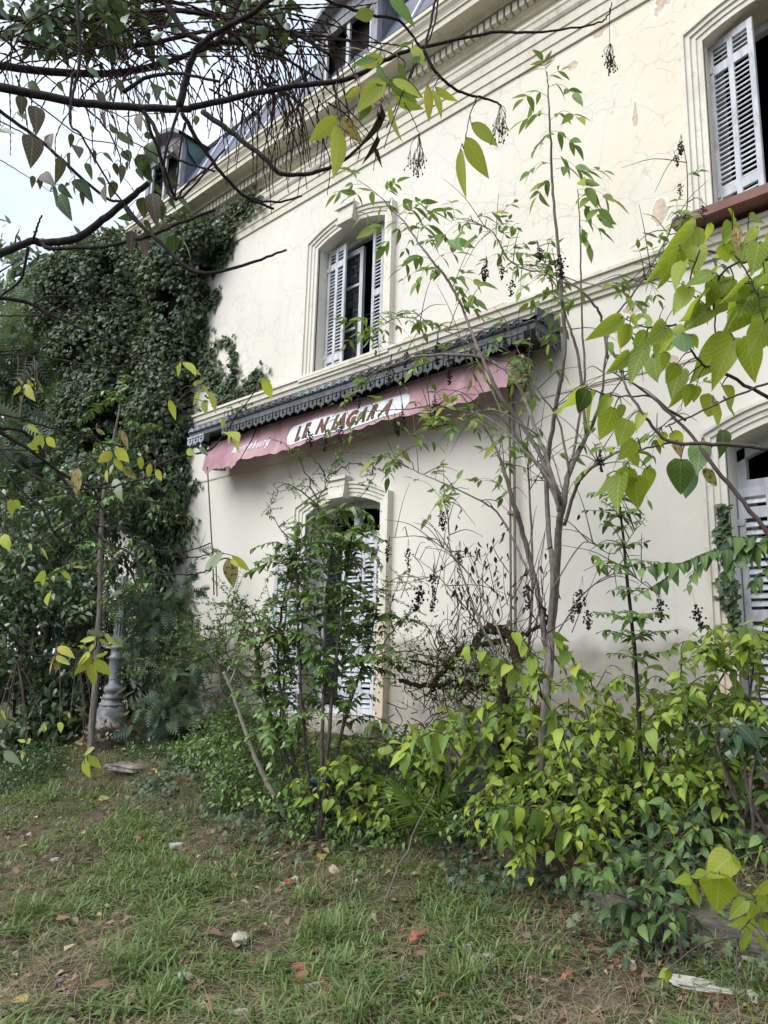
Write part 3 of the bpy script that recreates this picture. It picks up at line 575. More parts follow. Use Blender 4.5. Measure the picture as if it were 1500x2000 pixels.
m_ = MB(); m_.box(HX0 + .25, HX1 - .35, -.30, -.02, 4.74, 4.955); m_.obj('underside_box', M_DARK, awn)  # near-black colour stands in for shade under the hood
# pierced scalloped tiles along the front and the two ends: outline with a cross-shaped slot
def tile_mesh(wd, hg, name, mat):
    o = [(-.5, 0), (-.5, -.62), (-.36, -.80), (-.2, -.80), (0, -1.0), (.2, -.80), (.36, -.80), (.5, -.62), (.5, 0)]; hole = [(-.07, -.24), (-.07, -.42), (-.22, -.50), (-.07, -.58), (0, -.72), (.07, -.58), (.22, -.50), (.07, -.42), (.07, -.24)]
    V = [(x * wd, -.006, z * hg) for x, z in o] + [(x * wd, -.006, z * hg) for x, z in hole] + [(x * wd, .006, z * hg) for x, z in o]; k = len(o)
    F = [(i, i + 1, k + i + 1, k + i) for i in range(k - 1)] + [(k - 1, 0, k, 2 * k - 1)] + [(i + 1, i, 2 * k + i, 2 * k + i + 1) for i in range(k - 1)]
    V += [(-wd * .5, -.016, -.0), (wd * .5, -.016, 0), (wd * .5, -.016, -.03), (-wd * .5, -.016, -.03), (wd * .5, -.006, -.036), (-wd * .5, -.006, -.036)]; b = len(V) - 6; F += [(b, b + 1, b + 2, b + 3), (b + 3, b + 2, b + 4, b + 5)]
    b = len(V); V += [(wd * .5, -.012, 0), (wd * .56, -.02, 0), (wd * .56, -.02, -hg * .75), (wd * .5, -.012, -hg * .75), (wd * .44, -.012, 0), (wd * .44, -.012, -hg * .75)]; F += [(b, b + 1, b + 2, b + 3), (b + 4, b + 1, b + 2, b + 5)]
    return mesh(name, V, F, mat)
PT = .148; tl = tile_mesh(PT * .98, .15, 'lambrequin_tile', M_HOOD); tp = tile_mesh(PT * .98, .15, 'lambrequin_tile', M_CREST)
NT = int((HX1 - HX0) / PT)
for i in range(NT):
    x = HX0 + PT * (i + .5)
    if 2 < i < 6: continue
    put('lambrequin_tile', tp if i <= 2 else tl, awn, Matrix.Translation((x, -HO - .012, 4.955)) @ Matrix.Rotation(random.uniform(-.04, .04), 4, 'X') @ Matrix.Rotation(random.uniform(-.02, .02), 4, 'Y'))
for s, xe in ((1, HX1), (-1, HX0)):
    for i in range(3): put('lambrequin_tile', tl if s > 0 else tp, awn, Matrix.Translation((xe + s * .012, -HO + .08 + PT * i, 4.955)) @ Matrix.Rotation(math.pi / 2 * s, 4, 'Z'))
# shell crests standing on the hood's edge: half disc with a raised ring
def shell_mesh(name, mat, r=.062):
    V = [(0, -.02, 0.01)]; F = []; n = 10
    for rr, y in ((.35, -.022), (.5, -.006), (.72, -.006), (.85, -.016), (1, -.014), (1.02, .012)):
        for i in range(n + 1): a = math.pi * i / n; V.append((rr * r * math.cos(a), y, rr * r * math.sin(a)))
    F = [(0, 1 + i, 2 + i) for i in range(n)] + [(1 + j * (n + 1) + i, 1 + (j + 1) * (n + 1) + i, 2 + (j + 1) * (n + 1) + i, 2 + j * (n + 1) + i) for j in range(5) for i in range(n)]
    return mesh(name, V, F, mat)
sh_d = shell_mesh('shell_crest', M_HOOD); sh_p = shell_mesh('shell_crest', M_CREST)
for i in range(NT):
    x = HX0 + PT * (i + .5); put('shell_crest', sh_p if (i < 7 or 17 <= i <= 23) else sh_d, awn, Matrix.Translation((x, -HO - .01, 5.035)) @ Matrix.Rotation(random.uniform(-.1, .1), 4, 'X'))
for i in range(3): put('shell_crest', sh_d, awn, Matrix.Translation((HX1 + .012, -HO + .1 + PT * i, 5.04)) @ Matrix.Rotation(math.pi / 2, 4, 'Z'))
def fabric_mat():
    m = NM('faded_pink_canvas', .9, .1); co = m.co(); f = m.noise(1.6, 4, .6); c = m.ramp(f, [(.3, (.37, .205, .24)), (.7, (.52, .335, .37))]); g = m.noise(4, 6, .7, m.map(co, (1, 1, .3)))
    c = m.mix(m.math('MULTIPLY', m.math('SUBTRACT', g, .50, clamp=True), 4, clamp=True), c, (.25, .14, .155)); g2 = m.noise(2.6, 5, .65, m.map(co, (1.7, 1, .6))); c = m.mix(m.math('MULTIPLY', m.math('SUBTRACT', g2, .55, clamp=True), 4, clamp=True), c, (.58, .46, .46)); m.col(c); m.bump(m.noise(140, 2, .5), .15, .002)
    tr = m.n('ShaderNodeBsdfTranslucent', Color=c); mx = m.n('ShaderNodeMixShader', Fac=.22); m.t.links.new(m.b.outputs[0], mx.inputs[1]); m.t.links.new(tr.outputs[0], mx.inputs[2]); m.t.links.new(mx.outputs[0], m.out.inputs['Surface']); return m.m
M_FAB = fabric_mat(); M_WHITE = simple('faded_white_paint', (.44, .49, .52), (.66, .70, .72), 4, .85, .1, .2); M_LET = simple('brown_letter_paint', (.10, .045, .035), (.17, .085, .06), 9, .85, .1, .1); M_KR = simple('pale_letter_paint', (.66, .62, .66), (.76, .72, .76), 9, .85, .1, .1)
VX0, VX1 = -9.72, -4.22
def fy(x, z):                                          # how far the hanging cloth stands in front of the wall
    return -(.31 + .34 * (4.88 - z) + .03 * np.sin(x * 4.1 + .8 * np.sin(x)) * (4.9 - z) / .45 + .012 * np.sin(x * 13.7 + 3 * z + np.sin(x * 3)) * (.3 + (4.9 - z) * 2) * (1 - .8 * np.exp(-((x + 6.7) / 1.15) ** 8)) + .016 * np.sin(x * 2.2 + 9 * z))
def vtop(x): return 4.88
def vbot(x):
    b = 4.40 - .028 * abs(math.sin((x + 9.7) * math.pi / .27)) + .012 * math.sin(x * 1.7)
    if x < -8.72: b -= .03 + .03 * math.sin(x * 17) + (.05 if -9.05 < x < -8.8 else 0)
    if x > -4.55: b += .05
    return b
NX, NZ = 220, 10; V = []; F = []
xs = np.linspace(VX0, VX1, NX + 1)
for x in xs:
    for j in range(NZ + 1):
        z = vtop(x) + (vbot(x) - vtop(x)) * j / NZ; V.append((x, fy(x, z), z))
for i in range(NX):
    if abs(xs[i] + 8.62) < .018: continue               # the tear
    for j in range(NZ): a = i * (NZ + 1) + j; F.append((a, a + NZ + 1, a + NZ + 2, a + 1))
val = put('valance', mesh('valance', V, F, M_FAB, smooth=True), awn)
m_ = MB(); e = [(VX0, fy(VX0, z), z) for z in np.linspace(4.88, 4.42, 6)] + [(VX0 + .05, -.05, z) for z in np.linspace(4.47, 4.88, 6)]
m_.add(e, [tuple(range(12))]); put('end_flap', mesh('end_flap', m_.v, m_.f, M_FAB), awn); m_ = MB(); e = [(VX1, fy(VX1, z), z) for z in np.linspace(4.88, 4.46, 6)] + [(VX1 + .02, -.05, z) for z in np.linspace(4.6, 4.88, 6)]; m_.add(e, [tuple(range(12))]); put('end_flap', mesh('end_flap', m_.v, m_.f, M_FAB), awn)
# white plate with the name
PX0, PX1, PZ0, PZ1 = -7.80, -5.58, 4.44, 4.715
rr = (PZ1 - PZ0) / 2; out = []
for i in range(13): a = math.pi / 2 + math.pi * i / 12; out.append((PX0 + rr + rr * math.cos(a), (PZ0 + PZ1) / 2 + rr * math.sin(a)))
gx = np.linspace(PX0, PX1, 60); V = []; F = []
for x in gx:
    hh = math.sqrt(max(0, rr * rr - max(0, PX0 + rr - x, x - PX1 + rr) ** 2))
    for k in range(6): z = (PZ0 + PZ1) / 2 + hh * (2 * k / 5 - 1); V.append((x, fy(x, z) - .008, z))
for i in range(59):
    for k in range(5): a = i * 6 + k; F.append((a, a + 6, a + 7, a + 1))
put('name_plate', mesh('name_plate', V, F, M_WHITE), val)
def text_mesh(ch, size, shear=.25, off=.012, name='letter'):
    cu = bpy.data.curves.new('letter', 'FONT'); cu.body = ch; cu.size = size; cu.shear = shear; cu.offset = off; cu.fill_mode = 'FRONT'; cu.resolution_u = 3
    ob = bpy.data.objects.new('letter', cu); C.objects.link(ob); dg = bpy.context.evaluated_depsgraph_get(); me = bpy.data.meshes.new_from_object(ob.evaluated_get(dg)); bpy.data.objects.remove(ob); bpy.data.curves.remove(cu)
    v = np.array([q.co[:] for q in me.vertices]); f = [tuple(p.vertices) for p in me.polygons]; bpy.data.meshes.remove(me); return v, f
slots = {k_: W(px_, 830, .43)[0] for k_, px_ in (('L', 576), ('E', 592), ('N', 621), ('I', 650), ('A', 655), ('G', 676), ('A2', 694), ('R', 718), ('A3', 743))}
for ch, x in slots.items():
    v, f = text_mesh(ch[0], .27, .25, .0165); px_ = (v[:, 0] - v[:, 0].min()) * .80 + x; pz = v[:, 1] + 4.482 + .004 * (x + 7.6); V = np.stack([px_, fy(px_, pz) - .016, pz], 1); put('letter', mesh('letter', V, f, M_LET), val)
# blackletter brand word, written with a broad nib at 40 degrees: strokes per letter on a 1 x 2 grid
BL = {'K': [[(0, 0), (0, 1.9), (.2, 1.7)], [(0, 1), (.5, 1.5), (.7, 1.4)], [(.1, 1), (.4, .9), (.6, .1), (.8, .1)]], 'r': [[(.1, .1), (.25, 0)], [(.15, 0), (.15, 1), (.3, .85)], [(.35, .95), (.55, .8)]],
      'o': [[(.15, .15), (.15, .85), (.4, 1)], [(.15, .15), (.35, 0), (.5, .15), (.5, .85), (.35, 1)]], 'n': [[(.1, 0), (.1, 1)], [(.1, .85), (.35, 1), (.5, .85), (.5, .05), (.6, 0)]], 'e': [[(.5, .1), (.3, 0), (.12, .15), (.12, .85), (.35, 1), (.48, .8), (.15, .5)]],
      'b': [[(.12, 1.7), (.12, .15), (.3, 0), (.5, .15), (.5, .8), (.35, 1), (.14, .8)]], 'u': [[(.1, 1), (.1, .15), (.3, 0), (.48, .15)], [(.5, 1), (.5, 0), (.62, .05)]], 'g': [[(.5, 1), (.2, .95), (.12, .8), (.12, .2), (.3, .05), (.5, .2)], [(.5, 1), (.5, -.4), (.3, -.55), (.1, -.4)]]}
m_ = MB(); x = -8.95; sc = .082
for ch in 'Kronenbourg':
    for st in BL[ch]:
        for a, b in zip(st[:-1], st[1:]):
            nb = np.array([.125, .10]) * (1.25 if ch == 'K' else 1); q = [np.array(a) - nb, np.array(a) + nb, np.array(b) + nb, np.array(b) - nb]; m_.add([(x + p[0] * sc, fy(x + p[0] * sc, 4.535 + p[1] * sc) - .008, 4.535 + p[1] * sc) for p in q], [(0, 1, 2, 3)])
            d = np.array(b) - np.array(a); q = [np.array(a) + (-.03, 0), np.array(a) + (.03, 0), np.array(b) + (.03, 0), np.array(b) + (-.03, 0)]; m_.add([(x + p[0] * sc, fy(x + p[0] * sc, 4.535 + p[1] * sc) - .010, 4.535 + p[1] * sc) for p in q], [(0, 1, 2, 3)])
    x += (.085 if ch == 'K' else .062 if ch == 'r' else .075)
put('lettering', mesh('lettering', m_.v, m_.f, M_KR), val, label='pale blackletter word on the pink cloth', kind='stuff')
m_ = MB(); a, b = W(405, 912, .45), W(416, 1100, .45); m_.tube([a, b, W(418, 1162, .45)], .011, 6); m_.tube([W(416, 1100, .44), W(422, 1105, .43), W(424, 1165, .43)], .009, 6); m_.obj('crank_rod', M_RUST, awn)
# ================================================================== GROUND
def ground_mat():
    m = NM('garden_soil', .95, .05); co = m.co(); a = m.noise(.9, 5, .6); b = m.noise(7, 6, .65); c = m.noise(40, 4, .6)
    soil = m.ramp(b, [(.3, (.040, .032, .024)), (.7, (.11, .088, .065))]); dry = m.ramp(c, [(.3, (.11, .085, .05)), (.7, (.22, .18, .11))]); moss = m.ramp(c, [(.3, (.025, .045, .012)), (.7, (.06, .09, .025))])
    k = m.mix(m.ramp(a, [(.42, 0.0), (.60, .8)]), soil, moss); k = m.mix(m.math('MULTIPLY', m.ramp(m.noise(2.3, 5, .65), [(.45, 0.0), (.68, 1.0)]), .55), k, dry); m.col(k); m.bump(m.math('ADD', b, m.math('MULTIPLY', c, .6)), .8, .04); return m.m
M_SOIL = ground_mat()
def axis(a, b, st, far): 
    near = np.arange(a, b + st / 2, st); g = st * np.cumprod(np.full(26, 1.33)); lo = a - np.cumsum(g); hi = b + np.cumsum(g); return np.concatenate([lo[::-1][:], near, hi])
gx, gy = axis(-13.5, 1.0, .075, 400), axis(-6.6, .1, .06, 400)
GX, GY = np.meshgrid(gx, gy); ins = (GX > -15) & (GX < 2.5) & (GY > -8) & (GY < 1.4)
GZ = gz(np.clip(GX, -60, 8), np.clip(GY, -12, 3)); bump = .02 * fb(np.stack([GX, GY], -1), 6.5, 9) + .012 * fb(np.stack([GX, GY], -1), 17, 10); GZ = GZ + np.where(ins, bump, 0)
ny, nx = GX.shape; I = np.arange(ny * nx).reshape(ny, nx); q = np.stack([I[:-1, :-1], I[:-1, 1:], I[1:, 1:], I[1:, :-1]], -1).reshape(-1, 4)
tag(put('ground', mesh('ground', np.stack([GX, GY, GZ], -1).reshape(-1, 3), (q.ravel(), np.full(len(q), 4)), M_SOIL, smooth=True)), kind='structure')

# --- grass: strips in tufts, many small ones far away, fewer in the bare patches
def polar(n, seed, r0=3.1, r1=13.0, half=31):
    r = np.random.default_rng(seed); t = np.radians(r.uniform(-half, half, n)); d = r0 * (r1 / r0) ** (r.random(n) ** .85)
    p = CAM[None, :2] + np.cos(t)[:, None] * d[:, None] * HEAD[None, :2] + np.sin(t)[:, None] * d[:, None] * RIGHT[None, :2]; return p, d
def blades(name, p, hgt, wid, lean, mat, seed, kind='stuff', z0=-.01):
    r = np.random.default_rng(seed); n = len(p); a = r.uniform(0, 2 * np.pi, n); d = np.stack([np.cos(a), np.sin(a)], 1); s = np.stack([-d[:, 1], d[:, 0]], 1)
    base = np.concatenate([p, (gz(p[:, 0], p[:, 1]) + z0)[:, None]], 1); V = np.zeros((n, 7, 3)); tz = [0, .45, .8, 1.0]
    for i, t in enumerate(tz):
        c = base.copy(); c[:, :2] += d * (lean * hgt * t ** 1.8)[:, None]; c[:, 2] += hgt * (t - .45 * np.minimum(lean, 1.4) * t ** 2.4)
        if i < 3:
            ww = (wid * (1 - .35 * t))[:, None]; V[:, 2 * i] = c; V[:, 2 * i, :2] -= s * ww; V[:, 2 * i + 1] = c; V[:, 2 * i + 1, :2] += s * ww
        else: V[:, 6] = c
    b = np.arange(n)[:, None] * 7; fc = np.array([0, 1, 3, 2, 2, 3, 5, 4, 4, 5, 6]); lo = (b + fc[None]).ravel(); tt = np.tile([4, 4, 3], n)
    me = mesh(name, V.reshape(-1, 3), (lo, tt), mat, uv=np.tile(np.array([[.2, 0], [.8, 0], [.2, .4], [.8, .4], [.2, .8], [.8, .8], [.5, 1]]), (n, 1)), tint=np.repeat(r.random(n), 7)); return tag(put(name, me), kind=kind)
M_GR = leafmat('grass_blade', [(.065, .13, .026), (.10, .185, .036), (.14, .235, .044), (.20, .295, .065), (.27, .31, .11), (.095, .195, .038)], trans=.3, rough=.42, vein=0, spec=.32)
M_DRY = leafmat('dry_grass_blade', [(.24, .20, .12), (.33, .28, .18), (.16, .12, .075), (.40, .35, .25)], under=(.25, .2, .12), trans=.2, rough=.8, vein=0)
p, d = polar(23000, 11); f = fb(p, .55, 21) + .5 * fb(p, 1.7, 22); r_ = np.random.default_rng(5)
lawn = p[:, 1] < edge_y(p[:, 0]) + .1
bare = np.exp(-((proj(np.concatenate([p, gz(p[:, 0], p[:, 1])[:, None]], 1))[:, :2] - np.array([60, 1930])) / np.array([170, 130])) ** 2).prod(1)
right = np.clip((proj(np.concatenate([p, gz(p[:, 0], p[:, 1])[:, None]], 1))[:, 0] - 850) / 500, 0, 1)
keep = (r_.random(len(p)) < np.where(lawn, np.clip(.46 + 1.45 * f - 1.2 * bare - .35 * right, .05, 1), .12)); c, dd = p[keep], d[keep]; fk = f[keep]
nb = r_.integers(4, 10, len(c)); cp = np.repeat(c, nb, 0) + r_.normal(0, .022, (nb.sum(), 2)) * (1 + np.repeat(dd, nb)[:, None] * .12); hh = np.repeat((.035 + .075 * r_.random(len(c)) ** 2.2) + .06 * np.clip(fk, 0, 1), nb) * r_.uniform(.6, 1.35, nb.sum())
blades('grass', cp, hh, r_.uniform(.0024, .0062, len(cp)) * (1 + np.repeat(dd, nb) * .04), r_.uniform(.3, 1.9, len(cp)), M_GR, 31)
p, d = polar(52000, 12); f = fb(p, .8, 23); k = r_.random(len(p)) < np.clip(.55 - .55 * f, .12, .95); p = p[k]
blades('dry_grass', p, r_.uniform(.04, .15, len(p)), r_.uniform(.001, .0024, len(p)), r_.uniform(1.0, 2.8, len(p)), M_DRY, 32)
n = 9000; x = r_.uniform(-11.5, -.6, n); y = edge_y(x) + r_.normal(.06, .16, n); blades('edge_straw', np.stack([x, y], 1), r_.uniform(.08, .24, n), r_.uniform(.0012, .0026, n), r_.uniform(.8, 2.4, n), M_DRY, 33)
n = 5000; x = r_.uniform(-11.5, -.6, n); y = edge_y(x) + r_.normal(.1, .22, n); k = fb(np.stack([x, y], 1), .8, 27) > 0; blades('edge_grass', np.stack([x, y], 1)[k], r_.uniform(.06, .2, k.sum()), r_.uniform(.002, .004, k.sum()), r_.uniform(.4, 1.8, k.sum()), M_GR, 34)
# longer, individually visible tufts of coarse grass: (photo x, y, height, blades)
for i, (px, py, h, n, lab) in enumerate(((640, 1840, .24, 150, 'tallest coarse green grass tuft right of centre in the lawn'), (60, 1790, .2, 110, 'bushy long-bladed grass tuft at the left edge of the lawn'), (250, 1900, .2, 120, 'spreading grass tuft in front of the bare soil patch'), (330, 1700, .18, 70, 'thin upright grass tuft beside the white rubble'),
        (590, 1760, .18, 80, 'grass tuft beside the broken brick and white rubble'), (900, 1930, .22, 110, 'fine grass tuft at the bottom edge below the pale rubble'), (1060, 1890, .18, 70, 'grass tuft near the dry straw under the bushes'), (480, 1680, .18, 60, 'small grass tuft below the little fan palm'), (700, 1990, .2, 100, 'low grass tuft at the bottom centre edge'), (330, 1950, .18, 90, 'grass tuft between stick and white stone at bottom left'))):
    b = ground_at(px, py)
    q = np.stack([b[0] + r_.normal(0, .075, n), b[1] + r_.normal(0, .075, n)], 1); o = blades('grass_tuft', q, r_.uniform(.5, 1.1, n) * h, r_.uniform(.003, .0055, n), r_.uniform(.2, 1.3, n), M_GR, 40 + i, kind='thing'); tag(o, lab, 'grass tuft', 'long grass tufts in the lawn')
# small broad-leaved weeds and fallen leaves
M_WEED = leafmat('weed_leaf', [(.04, .09, .025), (.06, .13, .03), (.09, .16, .04)], trans=.25)
p, d = polar(12000, 14); f = fb(p, .9, 25); k = (f > .1) & (p[:, 1] < edge_y(p[:, 0]) + .3); p = p[k]; n = len(p); pos = np.concatenate([p, (gz(p[:, 0], p[:, 1]) + r_.uniform(.01, .05, n))[:, None]], 1); nr = np.array([0, 0, 1.]) + r_.normal(0, .35, (n, 3)); tp = r_.normal(0, 1, (n, 3)) * (1, 1, .2)
tag(joined('small_weeds', leaf_tmpl(4, .7, .2, .2), pos, frames(pos, tp, nr), r_.uniform(.02, .045, n), M_WEED), kind='stuff')
M_LIT = leafmat('dead_leaf', [(.12, .07, .04), (.20, .12, .07), (.09, .055, .035), (.30, .22, .14), (.16, .085, .05), (.38, .30, .20)], under=(.22, .16, .1), trans=.08, rough=.8, vein=.1)
p, d = polar(14000, 15, 3.0, 12); e = edge_y(p[:, 0]); k = (p[:, 1] > e - .35) | (r_.random(len(p)) < .2); p = p[k & (p[:, 1] < -.1)]; n = len(p); pos = np.concatenate([p, (gz(p[:, 0], p[:, 1]) + r_.uniform(.012, .035, n))[:, None]], 1); nr = np.array([0, 0, 1.]) + r_.normal(0, .4, (n, 3)); tp = r_.normal(0, 1, (n, 3)) * (1, 1, .2)
tag(joined('leaf_litter', leaf_tmpl(5, .55, .4, .35, curl=1), pos, frames(pos, tp, nr), r_.uniform(.03, .095, n), M_LIT), kind='stuff')
# ivy creeping along the edge of the raised bed
M_IVY = leafmat('ivy_leaf', [(.018, .042, .026), (.028, .058, .036), (.042, .076, .046), (.062, .10, .052), (.09, .125, .06)], under=(.06, .09, .05), trans=.15, rough=.55, vein=.3, spec=.3)
IVY = ivy_tmpl(); IVY = (IVY[0], IVY[1], IVY[2])
n = 7000; x = r_.uniform(-8.6, -.6, n); y = edge_y(x) + r_.normal(.28, .32, n); k = (fb(np.stack([x, y], 1), .9, 44) > -.25) & (y < -.1); x, y = x[k], y[k]; n = len(x); pos = np.stack([x, y, gz(x, y) + r_.uniform(.02, .15, n)], 1); nr = np.array([0, -.6, .8]) + r_.normal(0, .35, (n, 3)); tp = np.array([0, -.7, -.4]) + r_.normal(0, .6, (n, 3))
tag(joined('ground_ivy', IVY, pos, frames(pos, tp, nr), r_.uniform(.035, .07, n), M_IVY), kind='stuff')

# --- low retaining wall at the foot of the bed: weathered coping stones
M_STONE = simple('weathered_stone', (.05, .047, .036), (.15, .135, .11), 9, .9, .1, .7, rand=.35)
def rock(sx, sy, sz, seed, sub=2, jag=.12):
    bm = bmesh.new(); bmesh.ops.create_cube(bm, size=1); bmesh.ops.bevel(bm, geom=bm.edges[:], offset=.08, segments=1, affect='EDGES'); bmesh.ops.subdivide_edges(bm, edges=bm.edges[:], cuts=sub, use_grid_fill=True)
    v = np.array([q.co[:] for q in bm.verts]); dsp = fb(v, 1.3, seed) * jag + fb(v, 4, seed + 1) * jag * .3; nn = v / (np.linalg.norm(v, axis=1)[:, None] + 1e-6); v = (v + nn * dsp[:, None]) * (sx, sy, sz)
    for q, c_ in zip(bm.verts, v): q.co = c_
    me = bpy.data.meshes.new('rock'); bm.to_mesh(me); bm.free(); return me
rw = thing('retaining_wall', 'low mossy stone kerb along the foot of the overgrown bed', 'wall', (-4, edge_y(-4), .1))
stones = []
for i in range(5): me = rock(1, 1, 1, 60 + i, 1, .1); me.materials.append(M_STONE); stones.append(me)
x = -2.5
while x < -.3:
    L = random.uniform(.38, .62); yc = float(edge_y(x + L / 2)) + .03; zt = float(gz(x + L / 2, yc - .25)) ; hgt = float(step_h(x)) - .02
    put('stone', random.choice(stones), rw, Matrix.Translation((x + L / 2, yc, zt + hgt / 2 - .05)) @ Matrix.Rotation(random.uniform(-.06, .06), 4, 'Z') @ Matrix.Rotation(random.uniform(-.04, .04), 4, 'Y') @ Matrix.Diagonal((L * .98, .26, hgt, 1))); x += L
# ================================================================== PLANTS
M_BARK = simple('grey_brown_bark', (.095, .08, .07), (.24, .21, .19), 14, .9, .1, .8, (3, 3, .7)); M_BARKD = simple('dark_bark', (.018, .014, .014), (.05, .042, .042), 14, .9, .1, .8, (3, 3, .7)); M_TWIG = simple('brown_twig', (.055, .04, .035), (.12, .095, .085), 20, .85, .1, .2); M_PALE = simple('pale_bare_stem', (.16, .14, .12), (.30, .27, .23), 16, .85, .1, .4)
M_GSTEM = simple('green_stem', (.05, .07, .03), (.10, .12, .05), 12, .7, .2, .1)
BR = {}
def limb(parent, name, pts, rad, mat, seed=0, k=5, wob=.004, n=6):
    p = wobble(smooth_path(pts, k), wob, seed); v, f = tube_arr(p, rad, n); BR.setdefault(parent.name, []).append(p); return put(name, mesh(name, v, f, mat, smooth=True), parent), p
class Twigs:
    def __init__(s): s.v = []; s.f = []
    def add(s, p, r, n=4):
        b = sum(len(a) for a in s.v); v, f = tube_arr(p, r, n, False); s.v.append(v); s.f += [tuple(i + b for i in q) for q in f]
    def obj(s, parent, mat, name='twigs'):
        if s.v: put(name, mesh(name, np.vstack(s.v), s.f, mat, smooth=True), parent, kind='stuff')
def px_path(fn, pts, h): return np.array([fn(p[0], p[1], h if len(p) < 3 else p[2]) for p in pts])
def P(px, py, dep): return CAM + ray(px, py) / FPX * dep
UP = np.array([0, 0, 1.0])
def shoot(path, ll, gap, seed, droop=.4, along=.5, opp=True, flat=.7, jit=.3, start=.1, taper=.35):
    """leaves set along a twig; returns positions, frames, sizes"""
    r = np.random.default_rng(seed); p = np.asarray(path); ll = ll * (r.uniform(.65, 1.25) if seed < 5000 else 1); droop = droop * r.uniform(.6, 1.4); s = np.concatenate([[0], np.cumsum(np.linalg.norm(np.diff(p, axis=0), axis=1))]); L = s[-1]
    t = np.arange(L * start, L, gap); t = np.append(t, L * .995); pos = np.stack([np.interp(t, s, p[:, i]) for i in range(3)], 1); tg = np.stack([np.interp(np.minimum(t + .02, L), s, p[:, i]) for i in range(3)], 1) - np.stack([np.interp(np.maximum(t - .02, 0), s, p[:, i]) for i in range(3)], 1)
    tg /= np.linalg.norm(tg, axis=1)[:, None] + 1e-9; OP = []; OT = []; ON = []; OS = []
    for i in range(len(t)):
        sd_ = np.cross(tg[i], UP); sd_ = sd_ / (np.linalg.norm(sd_) + 1e-6); b2 = np.cross(sd_, tg[i]); a = r.uniform(-.5, .5) + (i % 2) * (1.2 if abs(tg[i][2]) > .6 else 0)
        d = math.cos(a) * sd_ + math.sin(a) * b2 * .9; sz = ll * (1 - taper * (t[i] / L) ** 3) * r.uniform(.7, 1.15)
        for sg in ((1, -1) if opp else ((1,) if i % 2 else (-1,))):
            tip = sg * d + along * tg[i] - droop * UP + r.normal(0, jit, 3); nr = flat * UP + .35 * b2 - .15 * RC[:, 2] * -1 + r.normal(0, jit, 3); OP.append(pos[i]); OT.append(tip); ON.append(nr); OS.append(sz)
    return np.array(OP), frames(np.array(OP) * 0 + np.array(OT), np.array(OT), np.array(ON)) if False else frames(np.array(OP), np.array(OT), np.array(ON)), np.array(OS)
T_OV = [leaf_tmpl(6, w_, .2, d_) for w_, d_ in ((.50, .2), (.56, .32), (.44, .12))]; T_HEART = [leaf_tmpl(7, w_, f_, d_, 'heart') for w_, f_, d_ in ((.60, .25, .2), (.52, .4, .45), (.66, .12, .15), (.46, .7, .3), (.58, .05, .6))]
T_LAN = [leaf_tmpl(6, w_, .25, d_, 'lance') for w_, d_ in ((.36, .2), (.42, .35), (.32, .1))]; T_SM = [leaf_tmpl(4, .48, .2, .15)]; T_LAUR = [leaf_tmpl(5, w_, .15, d_, 'lance') for w_, d_ in ((.42, .3), (.46, .45), (.38, .2))]
M_MUL = leafmat('mulberry_leaf', glow=(.45, .52, .03), cols= [(.16, .25, .022), (.21, .30, .025), (.26, .35, .03), (.30, .38, .035), (.18, .27, .025), (.35, .40, .045)], under=(.24, .32, .12), trans=.58, spots=.2, rough=.42, vein=.6)
M_HACK = leafmat('yellow_green_leaf', glow=(.34, .42, .03), cols= [(.09, .175, .026), (.14, .24, .032), (.21, .31, .036), (.28, .38, .04), (.35, .41, .05), (.115, .21, .03)], under=(.16, .24, .10), trans=.35, vein=.3)
M_DKH = leafmat('dark_green_leaf', [(.04, .095, .026), (.055, .12, .03), (.075, .15, .036), (.11, .19, .045)], under=(.07, .12, .06), trans=.25, vein=.3)
M_PRIV = leafmat('privet_leaf', [(.05, .11, .024), (.07, .145, .03), (.095, .18, .036), (.14, .23, .05)], under=(.08, .13, .06), trans=.22, rough=.33, vein=.25, spec=.5)
M_ELD = leafmat('elder_leaflet', [(.08, .165, .03), (.11, .21, .035), (.16, .26, .04), (.09, .18, .03), (.28, .32, .05)], under=(.13, .19, .09), trans=.35, vein=.3)
M_YEL = leafmat('yellowing_leaflet', [(.40, .45, .05), (.32, .40, .05), (.47, .48, .07), (.27, .36, .05), (.48, .43, .08)], under=(.36, .40, .14), trans=.42, glow=(.5, .55, .05), spots=.26, vein=.6)
M_TAN = leafmat('withered_leaf', [(.34, .27, .09), (.30, .20, .08), (.38, .32, .14)], under=(.36, .30, .16), trans=.35, spots=.45, vein=.4)
M_PALEL = leafmat('leaf_underside_up', [(.22, .28, .19), (.26, .32, .22)], under=(.24, .3, .2), trans=.3, spots=.3, vein=.3)
M_PURP = leafmat('purple_brown_leaf', [(.050, .026, .030), (.075, .040, .042), (.036, .020, .026), (.095, .055, .05)], under=(.10, .06, .065), trans=.22, rough=.5, vein=.3)
M_DKG = leafmat('dark_glossy_leaf', [(.020, .055, .025), (.030, .075, .030), (.05, .10, .035)], under=(.05, .09, .05), trans=.25, rough=.3, vein=.3, spec=.5)
M_LAUR = leafmat('laurel_leaf', [(.022, .052, .024), (.034, .072, .030), (.050, .095, .038), (.07, .12, .05)], under=(.06, .10, .06), trans=.14, rough=.3, vein=.3, spec=.55)
M_MIM = leafmat('feathery_blue_green_leaf', [(.04, .08, .072), (.055, .10, .085), (.07, .125, .095), (.09, .145, .09)], trans=.25, vein=0); M_FAR = leafmat('pale_far_leaf', [(.075, .125, .10), (.095, .15, .115), (.12, .175, .115), (.14, .19, .11)], trans=.3, vein=0)
